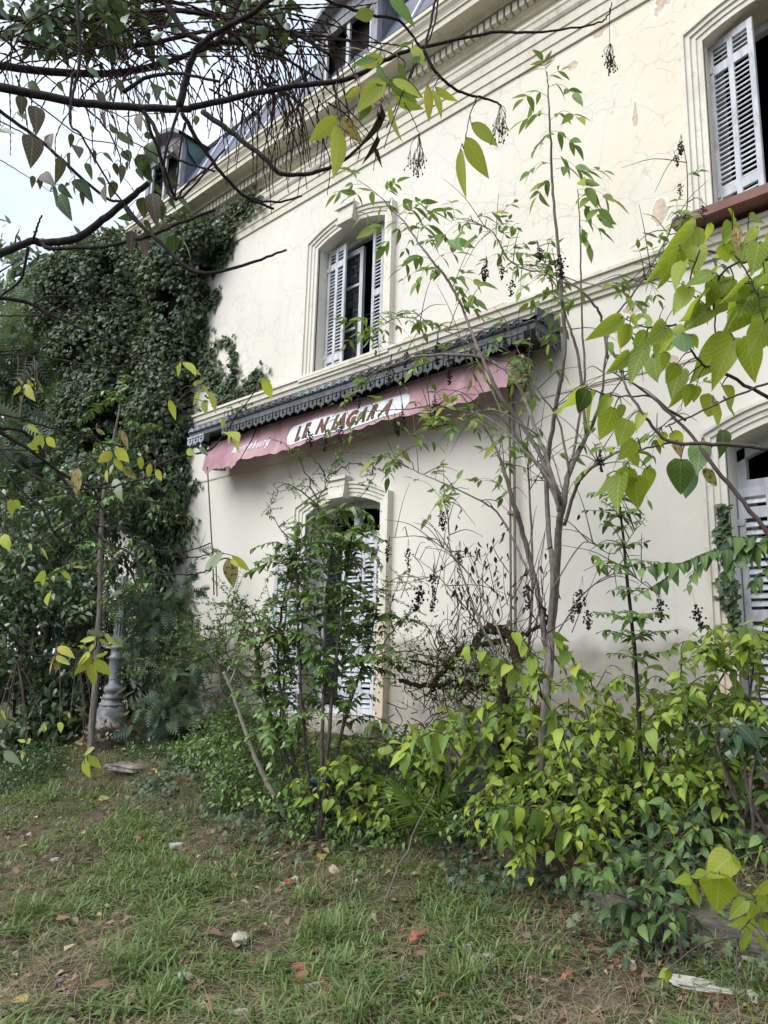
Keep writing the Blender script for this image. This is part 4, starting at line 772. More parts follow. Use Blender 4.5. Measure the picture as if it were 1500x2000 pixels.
M_PYR = leafmat('small_bright_leaf', [(.05, .11, .022), (.08, .15, .03), (.12, .19, .04), (.04, .09, .02)], trans=.3, vein=0); M_PALM = leafmat('palm_blade', [(.07, .15, .03), (.11, .2, .035), (.16, .25, .05)], under=(.12, .18, .08), trans=.25, rough=.35, vein=0); M_BERRY = simple('dried_black_berry', (.008, .006, .008), (.02, .016, .018), 30, .7, .3, .2)
M_WILT = leafmat('dead_hanging_leaf', [(.035, .022, .016), (.055, .035, .024), (.025, .017, .015)], under=(.07, .05, .04), trans=.1, rough=.8, vein=0)

# --- far trees beyond the garden, then the pale feathery trees at the left
def Lq(l, h): return [(Q(x, y, h + (q[0] if q else 0)), np.array([r, r, r]) * h / FPX) for x, y, r, *q in l]
far = [(Q(x, y, 34 + (i % 3) * 3), np.array([3.6, 3.6, 3.2])) for i, (x, y) in enumerate([(a, b) for a in range(-400, 380, 110) for b in (1010 + (a * 37) % 60, 1150, 1255)])]
p, R_ = shell(far, 14000, 70, .7, .3); tag(joined('distant_trees', T_SM[0], p, R_, rng.uniform(.35, .6, len(p)), M_LAUR), kind='stuff')
FR = frond_tmpl(7, .3, .05, .36)
def feather_tree(label, base, lumps, n, size, mat, seed, tips=(), group=None):
    t = thing('feathery_tree', label, 'tree', base, group); top = np.mean([l[0] for l in lumps], 0); limb(t, 'trunk', [base, base * .55 + top * .45 + (0.2, 0, 0), top], [.16, .10, .05], M_BARKD, seed)
    for l in lumps[::2]: limb(t, 'branch', [base * .5 + top * .5, (base * .5 + top * .5 + l[0]) / 2 + (0, 0, .3), l[0]], [.07, .03], M_BARKD, seed)
    p, R_ = shell(lumps, n, seed, .35, .5, .25, .6, 1.2, -.35); k = joined('crown', FR, p, R_, rng.uniform(.7, 1.3, len(p)) * size, mat, t, kind=None); k['kind'] = 'stuff'; return t
def gpt(px, h):                                        # ground point under a picture column
    b = Q(px, 1400, h); b[2] = float(gz(b[0], b[1])) - .03; return b
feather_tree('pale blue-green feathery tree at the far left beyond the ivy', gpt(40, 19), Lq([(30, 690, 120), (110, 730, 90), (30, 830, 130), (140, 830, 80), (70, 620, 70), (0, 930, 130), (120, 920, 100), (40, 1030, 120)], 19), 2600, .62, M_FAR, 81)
feather_tree('bluish feathery tree low in front of the ivy wall', gpt(170, 15.5), Lq([(150, 860, 70), (90, 950, 90), (170, 780, 50), (60, 880, 70), (30, 1010, 90)], 15.5), 1100, .45, M_MIM, 82)
t = thing('slender_tree', 'thin airy tree rising against the sky behind the ivy', 'tree', gpt(90, 22)); lum = Lq([(35, 470, 40), (60, 540, 60), (25, 590, 70), (110, 505, 45), (255, 470, 40), (90, 600, 70), (160, 480, 35), (200, 520, 40)], 22)
limb(t, 'trunk', [gpt(90, 22), Q(85, 900, 22), Q(70, 560, 22)], [.16, .1, .03], M_BARKD, 3)
for l in lum: limb(t, 'branch', [Q(80, 700, 22), l[0] - (0, 0, .4), l[0] + (0, 0, .4)], [.05, .012], M_BARKD, 3)
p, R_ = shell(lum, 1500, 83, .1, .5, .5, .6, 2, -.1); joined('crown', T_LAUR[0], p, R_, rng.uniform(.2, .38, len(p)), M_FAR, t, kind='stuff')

# --- ivy over the corner of the house
ivy = thing('ivy', 'dense dark ivy smothering the left corner of the house up to the cornice', 'ivy', (-11.6, -.3, float(gz(-11.6, -.3))))
def Lw(l): return [(W(x, y, o), np.array(r)) for x, y, o, r in l]
il = Lw([(372, 505, .1, (.72, .4, .75)), (345, 520, .3, (.8, .6, .9)), (360, 600, .1, (.75, .6, 1.)), (335, 700, .1, (.75, .6, 1.)), (330, 800, .1, (.8, .7, .9)), (360, 790, .0, (.65, .4, .6)), (400, 770, -.15, (.75, .3, .35)), (320, 900, .1, (.6, .5, .8)), (318, 1000, .1, (.5, .5, .8)), (318, 1090, .05, (.38, .4, .6)), (318, 1170, .0, (.3, .3, .5)), (380, 470, .4, (.5, .3, .3)), (415, 455, .02, (.45, .16, .28))])
il += Lq([(270, 560, 100), (190, 560, 95), (125, 570, 70), (260, 680, 110), (180, 690, 90), (240, 800, 110), (170, 800, 70), (260, 920, 100), (190, 920, 90), (300, 500, 60), (220, 500, 55), (110, 620, 60)], 13.6)
core = MB(); M_IVYIN = simple('ivy_shade_core', (.012, .016, .010), (.03, .034, .02), 12, .9, .1, .8)  # dark backing lumps, shade between the ivy leaves put into their colour
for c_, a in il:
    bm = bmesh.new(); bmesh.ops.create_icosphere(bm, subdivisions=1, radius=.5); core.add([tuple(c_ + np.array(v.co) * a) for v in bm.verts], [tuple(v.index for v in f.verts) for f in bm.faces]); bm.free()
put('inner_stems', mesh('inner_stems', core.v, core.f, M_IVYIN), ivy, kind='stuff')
p, R_ = shell(il, 82000, 90, .6, .35, .8, .38, 1.6, -.42); k = p[:, 1] < np.where(p[:, 0] > -13.4, np.where((p[:, 2] > 9.1), -.3, -.02), 99); p, R_ = p[k], R_[k]; joined('foliage', IVY, p, R_, rng.uniform(.035, .10, len(p)), M_IVY, ivy)
SP = []; SN = []; tw = Twigs()
for st, wd in (([(380, 585), (392, 640), (398, 700), (420, 745)], .11), ([(405, 700), (425, 672), (445, 668), (455, 695), (459, 728), (445, 748)], .05), ([(425, 450), (460, 415), (500, 392)], .12), ([(395, 530), (430, 505), (448, 480)], .10), ([(400, 560), (414, 585), (424, 575)], .06), ([(415, 735), (460, 775), (495, 765), (503, 738)], .12), ([(430, 780), (470, 790), (500, 755)], .10), ([(362, 850), (358, 930), (345, 1010), (346, 1085)], .10), ([(358, 985), (372, 962), (384, 948)], .05), ([(350, 1000), (362, 985)], .05), ([(345, 1045), (365, 1030), (372, 1020)], .04), ([(370, 1215), (368, 1250), (372, 1190)], .04), ([(420, 480), (445, 455), (440, 440)], .08), ([(1411, 985), (1415, 1060), (1424, 1150), (1432, 1230)], .035), ([(348, 880), (352, 900), (340, 960)], .12)):
    q = smooth_path([W(x, y, .02 if y > 470 else .1) for x, y in st], 8); tw.add(q, [.012, .005]); L = np.linalg.norm(np.diff(q, axis=0), axis=1).sum(); m = int(L * (150 if wd < .06 else 420)); i = rng.integers(0, len(q), m); pp = q[i] + rng.normal(0, 1, (m, 3)) * (wd, .012, wd); pp[:, 1] = np.minimum(pp[:, 1], q[i][:, 1]) - .02; SP.append(pp)
tw.obj(ivy, M_BARKD, 'stems'); p = np.vstack(SP); n = len(p); joined('foliage', IVY, p, frames(p, np.array([0, -.3, -.8]) + rng.normal(0, .5, (n, 3)), np.array([0, -1., .35]) + rng.normal(0, .35, (n, 3))), rng.uniform(.05, .10, n), M_IVY, ivy)

# --- dark laurels at the left, and the young tree with the bare trunk in front of them
def leaf_shrub(name, label, cat, base, lumps, n, ll, tms, mat, seed, n_ind, bark=M_BARKD, stems=5, **k):
    t = thing(name, label, cat, base); r = np.random.default_rng(seed)
    for i in range(stems):
        c_ = lumps[i % len(lumps)][0]; b = base + r.normal(0, .12, 3) * (1, 1, 0); limb(t, 'stem', [b, (b + c_) / 2 + r.normal(0, .12, 3), c_], [.03, .01], bark, seed + i)
    p, R_ = shell(lumps, n, seed, **k); emit(tms, name, p, R_, rng.uniform(.7, 1.2, len(p)) * ll, mat, t, n_ind, seed); return t
leaf_shrub('laurel_shrub', 'large dark green laurel shrub filling the left edge', 'shrub', gpt(70, 11.6), Lq([(60, 1030, 110), (0, 1120, 120), (110, 1130, 110), (50, 1250, 130), (150, 1260, 100), (20, 1370, 120), (130, 1380, 100), (-60, 1250, 130), (190, 1180, 70), (190, 1340, 60), (60, 1440, 90), (160, 1440, 70), (-40, 1440, 90)], 11.6), 11000, .13, T_LAUR, M_LAUR, 100, 180, inner=.45, up=.7, tipdown=.3, rnd=.6, thr=-.3)
leaf_shrub('glossy_shrub', 'glossy leaved dark shrub between laurel and ivy above the lamp post', 'shrub', gpt(290, 12.0), Lq([(200, 960, 80), (290, 950, 75), (150, 1010, 70), (330, 1030, 55), (230, 1060, 70), (310, 1090, 50), (250, 880, 50), (300, 1170, 50), (170, 1110, 60), (220, 1180, 60), (250, 1290, 60), (290, 1240, 50), (160, 1300, 60)], 12.0), 5200, .12, T_LAUR, M_LAUR, 101, 150, inner=.4, up=.8, tipdown=.5, rnd=.5, thr=-.2)
yt = thing('young_tree', 'young tree with slim bare trunk beside the lamp post', 'tree', gpt(182, 10.2))
limb(yt, 'trunk', [gpt(182, 10.2), Q(180, 1420, 10.2), Q(190, 1280, 10.2), Q(196, 1150, 10.2), Q(195, 1080, 10.2), Q(205, 950, 10.2), Q(235, 790, 10.2)], [.05, .045, .035, .03, .012], M_BARK, 5, n=8)
PP = []; RR = []; SS = []; tw = Twigs()
for i, (a, b) in enumerate((((196, 1150), (110, 1040)), ((195, 1120), (290, 1060)), ((200, 1040), (120, 930)), ((200, 1000), (310, 980)), ((215, 900), (170, 850)), ((225, 850), (290, 860)), ((235, 800), (237, 770)), ((198, 1230), (250, 1150)), ((205, 960), (340, 1010)), ((200, 1060), (230, 1120)))):
    q = smooth_path([Q(*a, 10.2), Q((a[0] + b[0]) / 2, (a[1] + b[1]) / 2 - 15, 10.1), Q(*b, 10.0 + .3 * (i % 3 - 1))], 5); tw.add(q, [.014, .004])
    for j in range(4):
        c_ = q[min(len(q) - 1, 2 + 2 * j)]; e = c_ + rng.normal(0, .28, 3) + (0, 0, .05); z = smooth_path([c_, (c_ + e) / 2 + (0, 0, .08), e], 3); tw.add(z, [.006, .002]); a_, b_, s_ = shoot(z, .115, .055, 200 + i * 9 + j, .5); PP.append(a_); RR.append(b_); SS.append(s_)
tw.obj(yt, M_TWIG); emit(T_OV, 'young_tree', np.vstack(PP), np.vstack(RR), np.concatenate(SS), M_PRIV, yt, 150, 5)

# --- blue-green mimosa beside the lamp post
mi = thing('mimosa_bush', 'blue-green feathery mimosa bush beside the lamp post', 'shrub', gpt(350, 10.6)); ml = Lq([(330, 1330, 75), (300, 1250, 50), (390, 1290, 55), (290, 1400, 50), (370, 1390, 60), (270, 1180, 40), (360, 1150, 28), (375, 1080, 20), (330, 1200, 40), (420, 1370, 40)], 10.6)
for l in ml[:7]: limb(mi, 'stem', [gpt(345, 10.6), (gpt(345, 10.6) + l[0]) / 2, l[0]], [.02, .006], M_TWIG, 3)
p, R_ = shell(ml, 1500, 110, .4, .5, .2, .55, 3, -.3); emit([frond_tmpl(7, .25, .055, .38), frond_tmpl(7, .4, .05, .42)], 'mimosa', p, R_, rng.uniform(.6, 1.2, len(p)) * .22, M_MIM, mi, 150, 6, name='frond')

# --- thorny shrub with long arching shoots, and its low tangle
py = thing('thorny_shrub', 'thorny shrub with tiny bright leaves and long shoots reaching up to the awning', 'shrub', gpt(545, 7.7)); tw = Twigs(); PP = []; RR = []; SS = []
shoots = [[(545, 1560), (552, 1350), (560, 1180), (590, 1070), (620, 985), (655, 900), (690, 850)], [(620, 985), (560, 945), (530, 985)], [(590, 1070), (545, 1030), (520, 980)], [(620, 975), (585, 900), (550, 862)], [(640, 930), (690, 905), (735, 915)], [(600, 1050), (650, 1000), (700, 975), (735, 925)], [(590, 1090), (650, 1030), (720, 985)], [(640, 940), (620, 900), (600, 880)], [(560, 1200), (640, 1180), (740, 1150), (800, 1110)], [(560, 1260), (500, 1200), (430, 1225)], [(552, 1380), (460, 1300), (420, 1230), (350, 1240)], [(552, 1300), (480, 1180), (440, 1180)], [(545, 1450), (470, 1400), (400, 1360)], [(545, 1420), (480, 1330), (370, 1280), (280, 1320)], [(550, 1350), (620, 1260), (700, 1240)], [(545, 1500), (470, 1450), (430, 1400)], [(548, 1400), (520, 1280), (470, 1230)], [(560, 1230), (590, 1160), (560, 1090)], [(740, 1270), (790, 1210), (840, 1230)], [(700, 1290), (790, 1270), (860, 1290)]]
for i, s_ in enumerate(shoots):
    q = wobble(smooth_path([Q(x, y, 7.7 - .15 * math.sin(i * 2.1) * min(1, j / 2)) for j, (x, y) in enumerate(s_)], 6), .01, i); tw.add(q, [.014 if len(s_) > 5 else .008, .003]); L = np.linalg.norm(np.diff(q, axis=0), axis=1).sum()
    for j in range(int(L * (20 if i < 8 else 30))):
        c_ = q[rng.integers(2, len(q))]; e = c_ + rng.normal(0, 1, 3) * (.10 if i < 8 else .2) * (1, 1, .8); z = np.array([c_, e]); tw.add(z, [.003, .001], 3); a_, b_, ss = shoot(z, .036 if i < 8 else .042, .026, 400 + i * 31 + j, .0, .4, jit=.6); PP.append(a_); RR.append(b_); SS.append(ss)
tw.obj(py, M_TWIG); joined('foliage', T_SM[0], np.vstack(PP), np.vstack(RR), np.concatenate(SS), M_PYR, py)
limb(py, 'stem', [Q(x, y, 7.2) for x, y in ((560, 1600), (530, 1540), (500, 1480), (470, 1400), (450, 1340), (436, 1312))], [.028, .014], M_PALE, 7); limb(py, 'stem', [Q(x, y, 7.2) for x, y in ((450, 1340), (465, 1290), (492, 1240))], [.012, .006], M_PALE, 8); limb(py, 'stem', [Q(x, y, 7.2) for x, y in ((436, 1312), (400, 1270), (360, 1262))], [.012, .005], M_TWIG, 8)

# --- privet in front of the doorway
pv = thing('privet_shrub', 'tall dark privet shrub growing in front of the middle doorway', 'shrub', gpt(618, 6.9)); tw = Twigs(); PP = []; RR = []; SS = []
for i, s_ in enumerate(([(620, 1640), (628, 1480), (633, 1300), (638, 1160), (650, 1060), (657, 1000)], [(615, 1630), (596, 1450), (585, 1300), (580, 1150), (578, 1055)], [(605, 1620), (560, 1420), (543, 1300), (550, 1200), (562, 1120)], [(625, 1640), (645, 1400), (668, 1200), (682, 1080), (690, 1040)], [(630, 1640), (670, 1420), (715, 1280), (735, 1190)], [(610, 1640), (560, 1480), (510, 1330), (505, 1220)])):
    q = smooth_path([Q(x, y, 6.9 + .12 * (i % 3 - 1)) for x, y in s_], 8); limb(pv, 'stem', q, [.02, .006], M_TWIG, i, k=1)
    n = len(q)
    for j in range(29):
        c_ = q[int(n * (.30 + .69 * rng.random()))]; d = rng.normal(0, 1, 3) * (1, 1, .35); d /= np.linalg.norm(d); L = rng.uniform(.2, .5); e = c_ + d * L + (0, 0, .10); z = smooth_path([c_, (c_ + e) / 2 + (0, 0, .05), e - (0, 0, .05)], 3); tw.add(z, [.005, .002]); a_, b_, ss = shoot(z, .105, .046, 700 + i * 50 + j, .35, .5, flat=.9); PP.append(a_); RR.append(b_); SS.append(ss)
    a_, b_, ss = shoot(q[n // 2:], .085, .06, 760 + i, .3, .6); PP.append(a_); RR.append(b_); SS.append(ss)
tw.obj(pv, M_TWIG); emit(T_OV, 'privet', np.vstack(PP), np.vstack(RR), np.concatenate(SS), M_PRIV, pv, 300, 8)

# --- elder tree against the wall
el = thing('elder_tree', 'many-stemmed elder tree with hanging black berries before the cream wall', 'tree', (W(1062, 1560, 1.3)[0], -1.3, float(gz(W(1062, 1560, 1.3)[0], -1.3))))
EB = [([(1060, 1640), (1060, 1450), (1072, 1307), (1078, 1216), (1086, 1134), (1091, 1037), (1100, 982), (1112, 925), (1140, 862), (1163, 815), (1176, 760), (1187, 650)], 1.3, [.045, .042, .038, .034, .026, .016, .007]),
      ([(1070, 1350), (1080, 1130), (1072, 1040), (1068, 920), (1085, 800), (1102, 690), (1097, 560), (1090, 480), (1080, 380), (1076, 280), (1072, 200), (1068, 140)], 1.15, [.028, .022, .016, .006]),
      ([(1100, 985), (1140, 760), (1137, 640), (1135, 520), (1133, 440), (1128, 370)], 1.0, [.014, .005]),
      ([(1090, 985), (1060, 900), (1020, 830), (975, 770), (943, 700), (919, 644), (902, 599), (874, 547), (846, 512), (819, 477), (794, 439), (763, 408), (746, 387), (700, 352)], 1.5, [.024, .018, .012, .004]),
      ([(1187, 700), (1176, 626), (1158, 592), (1120, 557), (1072, 533), (1027, 526), (992, 505), (964, 456), (930, 436), (888, 425)], 1.2, [.014, .004]),
      ([(1145, 850), (1130, 700), (1110, 633), (1089, 567), (1072, 533), (1047, 470)], 1.4, [.016, .005]), ([(1097, 985), (1085, 950), (1050, 850), (1010, 750), (960, 705), (900, 693), (825, 695), (785, 707), (730, 730), (680, 780), (650, 815)], 1.7, [.022, .016, .004]),
      ([(1092, 1000), (1080, 950), (1025, 880), (950, 815), (850, 795), (775, 800), (700, 805)], 1.5, [.018, .004]), ([(1072, 1300), (1058, 1200), (1047, 1142), (1025, 1054), (1006, 990), (987, 927), (976, 895), (955, 850), (900, 770)], 1.1, [.03, .024, .008]),
      ([(1040, 1130), (1009, 1070), (976, 1007), (937, 977), (860, 941), (800, 914), (760, 885)], 1.4, [.013, .004]), ([(1097, 990), (1064, 927), (1045, 900), (1000, 840), (930, 700)], 1.1, [.028, .008]), ([(1102, 1026), (1124, 955), (1141, 927), (1174, 900), (1210, 882), (1262, 858), (1330, 800)], 1.25, [.02, .014, .004]),
      ([(1000, 1350), (940, 1220), (896, 1106), (880, 1079), (874, 1010), (866, 977)], 1.5, [.012, .004]), ([(1180, 640), (1240, 570), (1300, 470), (1318, 425), (1340, 420), (1342, 330), (1330, 275)], 1.0, [.01, .004]), ([(1030, 1300), (1040, 1130), (1035, 980), (1030, 860), (1040, 760)], .9, [.016, .006]), ([(1010, 1330), (960, 1200), (900, 1100), (830, 1050), (760, 1050)], 1.7, [.011, .003]),
      ([(1163, 815), (1200, 760), (1260, 690), (1300, 640)], 1.3, [.010, .003]), ([(1112, 925), (1090, 820), (1050, 760), (990, 640)], 1.6, [.012, .003]), ([(1050, 850), (960, 800), (870, 830), (800, 850)], 1.9, [.010, .003]), ([(960, 705), (900, 660), (850, 640), (790, 620), (720, 640)], 1.6, [.008, .003]),
      ([(1010, 1340), (950, 1240), (860, 1130), (800, 1080)], 1.2, [.010, .003]), ([(1080, 1150), (1140, 1060), (1200, 1080), (1260, 1010)], 1.4, [.008, .003]), ([(1080, 1250), (1150, 1150), (1220, 1120), (1290, 1165)], 1.5, [.009, .003]), ([(1072, 533), (1180, 560), (1260, 545), (1330, 470)], 1.2, [.007, .002])]
EP = []
for i, (s_, off, rad) in enumerate(EB): o_, q = limb(el, 'trunk' if i == 0 else 'branch', [W(x, y, off + .12 * math.sin(j * 1.3 + i)) for j, (x, y) in enumerate(s_)], [q_ * .85 for q_ in rad], M_BARK, 300 + i, 6, .0028, 8 if i == 0 else 6); EP.append(q)
tw = Twigs(); r_ = np.random.default_rng(41)
for i, q in enumerate(EP):                               # bare side twigs
    if i in (1, 2): continue
    for j in range(10):
        c_ = q[int(len(q) * r_.uniform(.35, .98))]; e = c_ + r_.normal(0, .22, 3) + (0, 0, .12); tw.add(smooth_path([c_, (c_ + e) / 2 + (0, 0, .06), e], 3), [.005, .0018], 4)
def compound(base, tip, n, ll, PP, RR, SS, tw, seed, droop=.35, pairs=None):
    r = np.random.default_rng(seed); base = np.array(base); tip = np.array(tip); d = tip - base; L = np.linalg.norm(d); d /= L; q = smooth_path([base, (base + tip) / 2 + (0, 0, .12 * L), tip - (0, 0, .1 * L)], 3); tw.add(q, [.0022, .0012], 4); a = np.cross(d, UP); a /= np.linalg.norm(a) + 1e-6; k = pairs or 2
    view = CAM - base; view /= np.linalg.norm(view)
    for j in range(k):
        c_ = q[int((len(q) - 1) * (.4 + .5 * j / max(1, k - 1)))]
        for s_ in (-1, 1): PP.append(c_); RR.append((s_ * a * .8 + d * .55 - UP * droop + r.normal(0, .18, 3), UP * .7 + view * .35 + r.normal(0, .3, 3))); SS.append(ll * r.uniform(.75, 1.05))
    PP.append(q[-1]); RR.append((d - UP * droop + r.normal(0, .1, 3), UP * .7 + view * .35 + r.normal(0, .3, 3))); SS.append(ll * r.uniform(.9, 1.15))
PP, RR, SS = [], [], []
CL = [(1068, 150, -.2, -1, 36), (1070, 170, 1, .1, 50), (1072, 190, -1, -.1, 50), (1074, 225, -1, .1, 50), (1075, 235, 1, -.3, 55), (1076, 255, 1, .5, 50), (1080, 260, -.8, .6, 40), (1078, 320, -1, .2, 45), (1080, 310, .9, .3, 55), (1083, 345, -.6, .6, 50), (1085, 330, 1, .4, 65), (1130, 370, 1, .2, 60), (1130, 380, .8, .6, 55), (1130, 400, 1, .5, 50), (1133, 430, .9, .4, 45), (1133, 440, .4, 1, 40), (1133, 345, .8, -.3, 45), (1069, 160, .5, -.5, 36),
      (700, 360, -.5, -.6, 45), (705, 360, -1, .3, 50), (746, 387, -1, -.2, 60), (746, 387, .6, -.7, 45), (763, 408, -1, .2, 55), (770, 410, 1, -.4, 55), (780, 420, 1, -.2, 65), (794, 439, -1, .0, 60), (794, 440, -.7, .6, 55), (800, 450, 1, .1, 75), (819, 477, 1, -.2, 65), (846, 512, 1, -.5, 50), (840, 505, -1, .2, 55), (846, 512, -.8, .9, 45), (874, 547, 1, 0, 60), (870, 540, -.6, -.3, 40), (880, 560, 1, .4, 50), (895, 590, .8, .4, 40),
      (888, 425, -1, -.2, 45), (888, 425, -.2, -.8, 36), (930, 436, .7, -.5, 45), (920, 432, -.5, .5, 35), (960, 450, 1, -.3, 40), (964, 456, -.8, .1, 40), (992, 505, .9, -.2, 50), (1030, 526, .8, -.2, 50), (1040, 530, -.5, .7, 40), (730, 625, -1, .1, 45), (720, 655, -.9, .2, 45), (700, 640, -.5, -.4, 35), (1020, 690, -.5, .7, 35), (1180, 560, 1, .3, 45), (1150, 560, -.8, .6, 45), (1200, 650, .9, .3, 50), (1060, 700, .8, .5, 40), (1010, 740, .6, .6, 40), (940, 700, -.4, .7, 40), (830, 700, -.7, .6, 36), (800, 880, -.8, .5, 45), (765, 885, -1, .4, 45), (770, 890, -.3, 1, 40), (1180, 660, .5, .8, 45), (1230, 590, .6, .5, 40), (1110, 640, -1, .4, 40), (1145, 860, -.7, .8, 40), (1240, 570, -.6, -.4, 35), (1290, 640, 1, .3, 40), (1000, 850, -.8, .4, 40), (900, 770, -.8, .5, 40), (720, 800, -.8, .6, 40), (660, 815, -.6, .7, 35), (860, 640, -.8, -.2, 40), (1060, 830, -.6, .6, 40), (1150, 1080, .6, .6, 35), (985, 655, -.6, .5, 34)]
for i, (x, y, dx, dy, l) in enumerate(CL): 
    n_ = math.hypot(dx, dy); o_ = 1.3; compound(W(x, y, o_), W(x + dx / n_ * l, y + dy / n_ * l, o_ + rng.uniform(-.15, .25)), 5, l * .0040 * .9, PP, RR, SS, tw, 900 + i, pairs=2 if i % 3 else 3)
r_ = np.random.default_rng(77)
for i in range(220):
    q = EP[r_.integers(3, len(EP))]; c_ = q[int(len(q) * r_.uniform(.5, .99))]
    if proj(c_)[1] > 1000: continue
    compound(c_, c_ + r_.normal(0, .14, 3), 5, r_.uniform(.08, .13), PP, RR, SS, tw, 1000 + i)
tw.obj(el, M_TWIG); R_ = frames(np.array(PP), np.array([a for a, b in RR]), np.array([b for a, b in RR])); emit(T_LAN, 'elder', np.array(PP), R_, np.array(SS), M_ELD, el, 290, 9, name='leaflet')
def berry_mesh(seed, n=22):
    r = np.random.default_rng(seed); m_ = MB(); oc = [(1, 0, 0), (-1, 0, 0), (0, 1, 0), (0, -1, 0), (0, 0, 1), (0, 0, -1)]; of = [(0, 2, 4), (2, 1, 4), (1, 3, 4), (3, 0, 4), (2, 0, 5), (1, 2, 5), (3, 1, 5), (0, 3, 5)]
    for i in range(n):
        t = r.random(); sg = .003 + .0085 * math.sin(min(t * 1.25, 1) * 3.1); c_ = np.array([r.normal(0, sg), r.normal(0, sg), -.05 - .085 * t]); rr = r.uniform(.0034, .0058); m_.add([tuple(c_ + rr * np.array(a)) for a in oc], of)
        if i < 7: m_.add([(0, 0, 0), (.002, 0, 0), tuple(c_)], [(0, 1, 2)])
    return m_.mesh('berry_cluster', M_BERRY)
BM = [berry_mesh(i, n) for i, n in ((1, 62), (2, 48), (3, 70))]
for i, (x, y, s_) in enumerate(((855, 645, 1.2), (765, 690, 1.2), (800, 672, .9), (850, 762, .9), (885, 680, 1), (950, 500, 1), (978, 502, .8), (1003, 530, .9), (1050, 470, .8), (1090, 472, 1.2), (1025, 725, .7), (770, 805, .9), (785, 785, 1.0), (665, 815, 1), (600, 825, 1), (635, 830, 1), (700, 758, .8), (860, 975, 1), (762, 1045, .9), (797, 1052, .9), (898, 1056, .8), (826, 1115, 1.3), (848, 1100, 1), (850, 1145, .8), (725, 1185, 1), (1029, 1115, 1.1), (1138, 1125, 1.0), (1172, 870, .8), (1325, 345, .6), (1330, 262, .7), (1315, 292, .6), (1370, 385, .7), (1285, 1145, .9), (1352, 1155, .9), (1030, 625, 1.2), (985, 640, .9), (870, 700, .9), (1120, 1165, .7), (1145, 1170, .8))):
    b = W(x, y, 1.45 if y < 1000 else 1.5); put('berry_cluster', BM[i % 3], el, Matrix.Translation(b) @ Matrix.Rotation(i * 1.3, 4, 'Z') @ Matrix.Rotation(.2 * math.sin(i), 4, 'X') @ Matrix.Scale(s_ * 2.1, 4))
DL = [leaf_tmpl(5, .4, .9, .5, 'lance')]; PP = []; TT = []; NN = []
for i in range(120):
    x, y = rng.normal(935, 60), rng.normal(1120, 55); PP.append(W(x, y, 1.4 + rng.normal(0, .2))); TT.append((rng.normal(0, .3), rng.normal(0, .3), -1)); NN.append(rng.normal(0, 1, 3))
emit(DL, 'dead', np.array(PP), frames(np.array(PP), np.array(TT), np.array(NN)), rng.uniform(.04, .08, 120), M_WILT, el, 60, 3, name='dead_leaf', rest='dead_leaves')

# --- collapsed tangle of old vine stems under the elder
vt = thing('dead_vine', 'collapsed tangle of dark old vine stems beneath the elder', 'vine', (W(950, 1500, 1.2)[0], -1.2, float(gz(W(950, 1500, 1.2)[0], -1.2)))); M_VINE = simple('shaggy_dark_bark', (.022, .014, .011), (.075, .05, .038), 22, .95, .05, .9)
for i, (s_, rad) in enumerate((([(985, 1540), (990, 1440), (985, 1340), (1010, 1270), (985, 1235), (950, 1230), (930, 1260)], [.06, .05, .035]), ([(860, 1320), (890, 1280), (930, 1262), (985, 1250)], [.03, .03]), ([(780, 1330), (830, 1340), (900, 1335), (985, 1360)], [.02, .035]), ([(845, 1350), (855, 1320), (880, 1290), (900, 1275)], [.025, .02]), ([(1000, 1250), (1040, 1230), (1070, 1210), (1055, 1180)], [.02, .012]), ([(800, 1290), (860, 1300), (930, 1310), (1000, 1330)], [.012, .02]), ([(910, 1385), (940, 1392), (985, 1390)], [.03, .03]))):
    limb(vt, 'stem', [W(x, y, 1.15 + .08 * math.sin(j + i)) for j, (x, y) in enumerate(s_)], rad, M_VINE, i, 6, .012)
tw = Twigs(); r_ = np.random.default_rng(9)
for i in range(240):
    x, y = r_.normal(905, 60), r_.normal(1325, 42); a = W(x, y, 1.15 + r_.normal(0, .18)); e = a + r_.normal(0, .16, 3) * (1.2, .6, 1); tw.add(smooth_path([a, (a + e) / 2 + r_.normal(0, .05, 3), e], 3), [.006, .002], 3)
for i in range(90):
    x, y = r_.normal(960, 70), r_.normal(1180, 50); a = W(x, y + 60, 1.3 + r_.normal(0, .2)); e = a + r_.normal(0, .10, 3) + (r_.normal(0, .12), 0, .35); tw.add(smooth_path([a, (a + e) / 2 + r_.normal(0, .05, 3), e], 3), [.005, .002], 3)
tw.obj(vt, M_VINE)
PP = np.array([W(r_.normal(905, 65), r_.normal(1310, 50), 1.2 + r_.normal(0, .2)) for i in range(900)]); joined('foliage', T_SM[0], PP, frames(PP, r_.normal(0, 1, (900, 3)) - (0, 0, .4), r_.normal(0, .5, (900, 3)) + UP), r_.uniform(.03, .06, 900), M_PRIV, vt)

